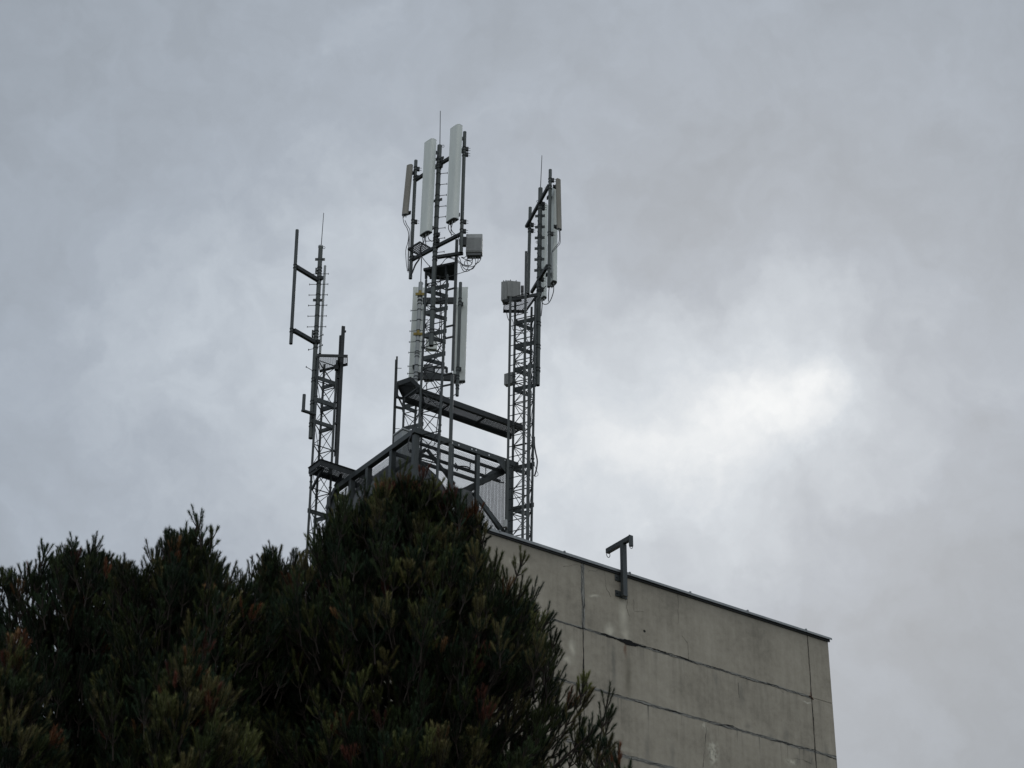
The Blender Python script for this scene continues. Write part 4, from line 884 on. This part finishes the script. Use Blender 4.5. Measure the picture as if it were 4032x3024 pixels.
def pine(label, Y, out_l, out_r, px_trunk, seed, n_tip, zlow_px, rust=0.08, olive=0.15, nl=0.060, rust_top=False, per=140, fill=0.5, dense=1.0):
    """out_l / out_r: silhouette pixels, top to bottom, left and right of the trunk; Y: distance of the trunk."""
    rng = np.random.default_rng(seed)
    top = at((px_trunk, out_l[0][1]), Y); base = Vector((at((px_trunk, 2400), Y).x, Y, 0))
    zl = [(at(p, Y).z, base.x - at(p, Y).x) for p in out_l]; zr = [(at(p, Y).z, at(p, Y).x - base.x) for p in out_r]
    zmin = at((px_trunk, zlow_px), Y).z; ztop = max(zl[0][0], zr[0][0])
    ipl = lambda t, z: np.interp(z, [q[0] for q in t][::-1], [q[1] for q in t][::-1])
    def R(z, ph):
        l, r = ipl(zl, z), ipl(zr, z); c = np.cos(ph); k = (c + 1) / 2; return np.maximum(l * (1 - k) + r * k, 0.03)
    root = thing('pine_tree', label, 'pine tree', base)
    axis = lambda z: np.array([base.x, base.y, z])
    # tips on the crown surface, thinner inside
    z = rng.uniform(zmin, ztop - .02, n_tip * 4); ph = rng.uniform(0, 2 * np.pi, n_tip * 4)
    w = R(z, ph); keep = rng.random(len(z)) < w / w.max() + 0.30; z, ph = z[keep][:n_tip], ph[keep][:n_tip]
    n = len(z); deep = rng.random(n) < fill; fr = np.where(deep, rng.uniform(.42, .86, n), rng.uniform(.84, 1.0, n))
    rr = R(z, ph) * fr * (1 + .11 * np.sin(z * 4.3 + seed + 2 * np.cos(ph)) + .09 * np.sin(z * 7.7 + 2.0 * seed + 3 * ph)) * np.where((rng.random(n) < .07) & (z > zmin + .45 * (ztop - zmin)), 1.10, 1.0)
    tips = np.stack([base.x + rr * np.cos(ph), base.y + rr * np.sin(ph) * .95, z], 1)
    tips[:, 2] += np.where(rng.random(n) < .14, rng.uniform(.08, .32, n), 0.0) * (~deep)
    Lsh = rng.uniform(.14, .28, n)
    outw = np.stack([np.cos(ph), np.sin(ph), np.zeros(n)], 1)
    lean = np.clip(.10 + .5 * (1 - (z - zmin) / (ztop - zmin)), .1, .6)[:, None] * np.where(deep, 1.2, 1.0)[:, None]
    dirs = outw * lean + np.array([0, 0, 1.0]) + rng.normal(0, .2, (n, 3)); dirs /= np.linalg.norm(dirs, axis=1)[:, None]
    cl = np.sin(tips[:, 0] * 2.3 + seed) + np.sin(tips[:, 2] * 2.9 + 1.7 * seed) + np.sin(tips[:, 1] * 2.1) + np.sin((tips[:, 0] - tips[:, 2]) * 4.1)
    ok = (cl + rng.normal(0, .5, n) > -1.25) | (rng.random(n) < dense * .5)
    tips, dirs, Lsh, z, ph, fr, deep, cl, rr = [q[ok] for q in (tips, dirs, Lsh, z, ph, fr, deep, cl, rr)]
    n = len(tips)
    S, D, LN, CO, ST = [], [], [], [], []          # shoots: base, direction, length, colour; bare stems
    cn = np.sin(tips[:, 0] * 1.7 + 2 * seed) * np.sin(tips[:, 2] * 1.9 + seed) + .6 * np.sin(tips[:, 1] * 2.3 + tips[:, 0] * 3.1)
    up = np.array([0, 0, 1.0])
    for i in range(n):
        u = rng.random(); hz = (z[i] - zmin) / (ztop - zmin)
        pr_, po = rust, olive
        if rust_top: pr_ *= 1 + 9 * max(0, hz - .72)
        if cn[i] > .6: pr_ *= 3.0
        elif cn[i] < .2: pr_ *= .4
        if cn[i] < -.3: po *= 2.0
        if deep[i]: pr_ *= .4; po *= .5
        pal = RUSTC if u < pr_ else OLIVE if u < pr_ + po else GREENS
        g_ = GREENS[rng.integers(len(GREENS))] * rng.uniform(.8, 1.2); col = pal[rng.integers(len(pal))] * rng.uniform(.55, 1.75)
        d0, L0, t0 = dirs[i], Lsh[i], tips[i]
        S.append(t0 - d0 * L0); D.append(d0); LN.append(L0); CO.append(col)
        x = np.cross(d0, [0.3, 0.2, .9]); x /= np.linalg.norm(x); y = np.cross(d0, x)
        S.append(t0 - d0 * (L0 * 1.9)); D.append(d0); LN.append(L0 * .95); CO.append(g_ * .9)
        ST.append((t0 - d0 * (L0 * 2.6), t0 - d0 * L0 * .1))
        for wi, (back, out_, k) in enumerate(((L0 * 1.05, .45, rng.integers(3, 6)), (L0 * 1.9, .75, rng.integers(3, 6)))):
            a0 = rng.uniform(0, 6.28)
            for j in range(k):
                a = a0 + 6.283 * j / k + rng.normal(0, .35); rv = np.cos(a) * x + np.sin(a) * y
                d = d0 + out_ * rng.uniform(.7, 1.3) * rv; d /= np.linalg.norm(d)
                b0 = t0 - d0 * back; l1 = rng.uniform(.05, .12); b1 = b0 + d * l1
                d2 = d + up * rng.uniform(.3, .7); d2 /= np.linalg.norm(d2)
                S.append(b1); D.append(d2); LN.append(L0 * rng.uniform(.6, 1.05)); ST.append((b0, b1))
                CO.append((col if (pal is not RUSTC or wi == 0) else g_) * rng.uniform(.7, 1.3))
    S, D, LN, CO = np.array(S), np.array(D), np.array(LN), np.array(CO)
    m_ = len(S)
    # needles: thin triangles spiralled round each shoot, pointing forward
    t = rng.random((m_, per)) ** .75; a = rng.uniform(0, 2 * np.pi, (m_, per))
    X = np.cross(D, np.array([.31, .23, .92])); X /= np.linalg.norm(X, axis=1)[:, None]; Yv = np.cross(D, X)
    rad_ = np.cos(a)[..., None] * X[:, None] + np.sin(a)[..., None] * Yv[:, None]
    tanv = -np.sin(a)[..., None] * X[:, None] + np.cos(a)[..., None] * Yv[:, None]
    p0 = S[:, None] + D[:, None] * (t * LN[:, None])[..., None]
    sp = (.95 - .45 * t ** 3 + rng.normal(0, .12, t.shape))[..., None]
    nd = D[:, None] + sp * rad_; nd /= np.linalg.norm(nd, axis=2)[..., None]
    ln = (nl * rng.uniform(.75, 1.15, t.shape))[..., None]; wd = .0023
    V = np.stack([p0 - tanv * wd, p0 + tanv * wd, p0 + nd * ln], 2).reshape(-1, 3)
    colv = np.repeat(CO, per * 3, 0) * np.repeat(rng.uniform(.8, 1.2, m_ * per), 3)[:, None]
    # shoot stems
    me = bpy.data.meshes.new('crown'); nv = len(V); nf = nv // 3
    me.vertices.add(nv); me.vertices.foreach_set('co', (V - np.array(base)).astype(np.float32).ravel())
    me.loops.add(nv); me.loops.foreach_set('vertex_index', np.arange(nv, dtype=np.int32))
    me.polygons.add(nf); me.polygons.foreach_set('loop_start', np.arange(0, nv, 3, dtype=np.int32)); me.polygons.foreach_set('loop_total', np.full(nf, 3, dtype=np.int32))
    me.update()
    ca = me.attributes.new('shoot_colour', 'FLOAT_COLOR', 'POINT'); ca.data.foreach_set('color', np.concatenate([colv, np.ones((nv, 1))], 1).astype(np.float32).ravel())
    me.materials.append(NEED); me.validate()
    o = bpy.data.objects.new('crown', me); COL.objects.link(o); o.parent = root
    # trunk and limbs
    s = MB(); h = ztop - .5; pts = [base + Vector((.08 * math.sin(q * 3 + seed) * q, .05 * math.cos(q * 2.5) * q, h * q)) for q in [i / 14 for i in range(15)]]
    for i in range(14): s.tube(pts[i], pts[i + 1], .24 * (1 - i / 14.5) + .02, 9, .24 * (1 - (i + 1) / 14.5) + .02, cap=False)
    s.build('trunk', BARK, root, smooth=True)
    s = MB(); idx = rng.permutation(n)[:min(n, 420)]
    for i in idx:
        e = Vector(tips[i] - dirs[i] * Lsh[i] * .6); zz = max(e.z - rr[i] * rng.uniform(.35, .75) - .1, 1.0); q = min(zz / h, .98)
        a_ = pts[0].lerp(pts[-1], q); mid_ = a_.lerp(e, .55) - Z * .12 * (e - a_).length
        ps = smooth([a_, mid_, e], 3)
        for k in range(len(ps) - 1):
            f_ = 1 - k / len(ps); s.tube(ps[k], ps[k + 1], .008 + .022 * f_, 5, .008 + .022 * (f_ - 1 / len(ps)), cap=False)
    for i in range(m_):
        s.tube(Vector(S[i]), Vector(S[i] + D[i] * LN[i] * .9), .006, 3, .003, cap=False)
    for a_, b_ in ST: s.tube(Vector(a_), Vector(b_), .010, 4, .006, cap=False)
    s.build('branches', BARK, root)
    return root
F = lambda *p: [f0(*q) for q in p]
pine('large dense pine with rust brown shoots at its top, hiding the building corner', 24.0,
     F((870, 1048), (830, 1056), (770, 1078), (720, 1110), (700, 1170), (665, 1225), (605, 1260), (560, 1320), (545, 1450), (540, 1659), (530, 1800)),
     F((880, 1048), (930, 1064), (985, 1094), (1035, 1110), (1050, 1190), (1075, 1225), (1075, 1260), (1120, 1275), (1180, 1330), (1205, 1400), (1235, 1440), (1248, 1500), (1268, 1560), (1268, 1640), (1275, 1800)), f0(885, 0)[0], 3, 2500, f0(0, 1790)[1], .06, .16, rust_top=True, fill=.64)
pine('broad dark pine left of the middle one, its dome under the open sky', 23.0,
     F((385, 1140), (345, 1160), (300, 1195), (270, 1220), (240, 1300), (220, 1420), (205, 1659), (200, 1800)),
     F((390, 1140), (425, 1160), (465, 1190), (482, 1225), (505, 1240), (540, 1260), (580, 1300), (600, 1400), (600, 1659), (600, 1800)), f0(392, 0)[0], 8, 980, f0(0, 1790)[1], .04, .14)
pine('dark pine at the left edge with bluish green shoots', 25.0,
     F((180, 1180), (150, 1195), (110, 1235), (60, 1250), (15, 1258), (-40, 1275), (-100, 1340), (-120, 1450), (-120, 1659), (-120, 1800)),
     F((190, 1180), (215, 1190), (250, 1200), (285, 1215), (300, 1280), (310, 1450), (300, 1659), (300, 1800)), f0(185, 0)[0], 15, 820, f0(0, 1790)[1], .05, .05)
pine('slender pine between the middle and the broad left pine', 25.5,
     F((575, 1190), (563, 1200), (540, 1240), (515, 1290), (495, 1400), (480, 1659), (480, 1800)),
     F((585, 1190), (620, 1172), (650, 1180), (662, 1250), (690, 1400), (700, 1659), (700, 1800)), f0(590, 0)[0], 21, 430, f0(0, 1790)[1], .09, .08)
pine('nearer low pine at the left bottom with rusty and yellow shoot tips', 19.0,
     F((35, 1400), (10, 1420), (-20, 1480), (-40, 1659), (-40, 1800)), F((45, 1400), (70, 1440), (110, 1520), (130, 1600), (140, 1659), (150, 1800)), f0(40, 0)[0], 33, 140, f0(0, 1760)[1], .22, .3, nl=.062)
pine('nearer low pine at the bottom with olive yellow candle shoots', 18.0,
     F((420, 1400), (395, 1430), (365, 1480), (340, 1560), (330, 1659), (330, 1800)), F((430, 1400), (455, 1470), (480, 1460), (505, 1520), (545, 1570), (560, 1659), (565, 1800)), f0(425, 0)[0], 41, 210, f0(0, 1760)[1], .10, .6, nl=.062)
pine('small young pine tip at the bottom right in front of the concrete wall', 20.0,
     F((1308, 1585), (1300, 1620), (1270, 1640), (1255, 1659), (1240, 1720), (1230, 1800)), F((1314, 1585), (1318, 1630), (1345, 1655), (1370, 1720), (1380, 1800)), f0(1311, 0)[0], 55, 30, f0(0, 1790)[1], .3, .2, nl=.062, dense=2.0, fill=.3)
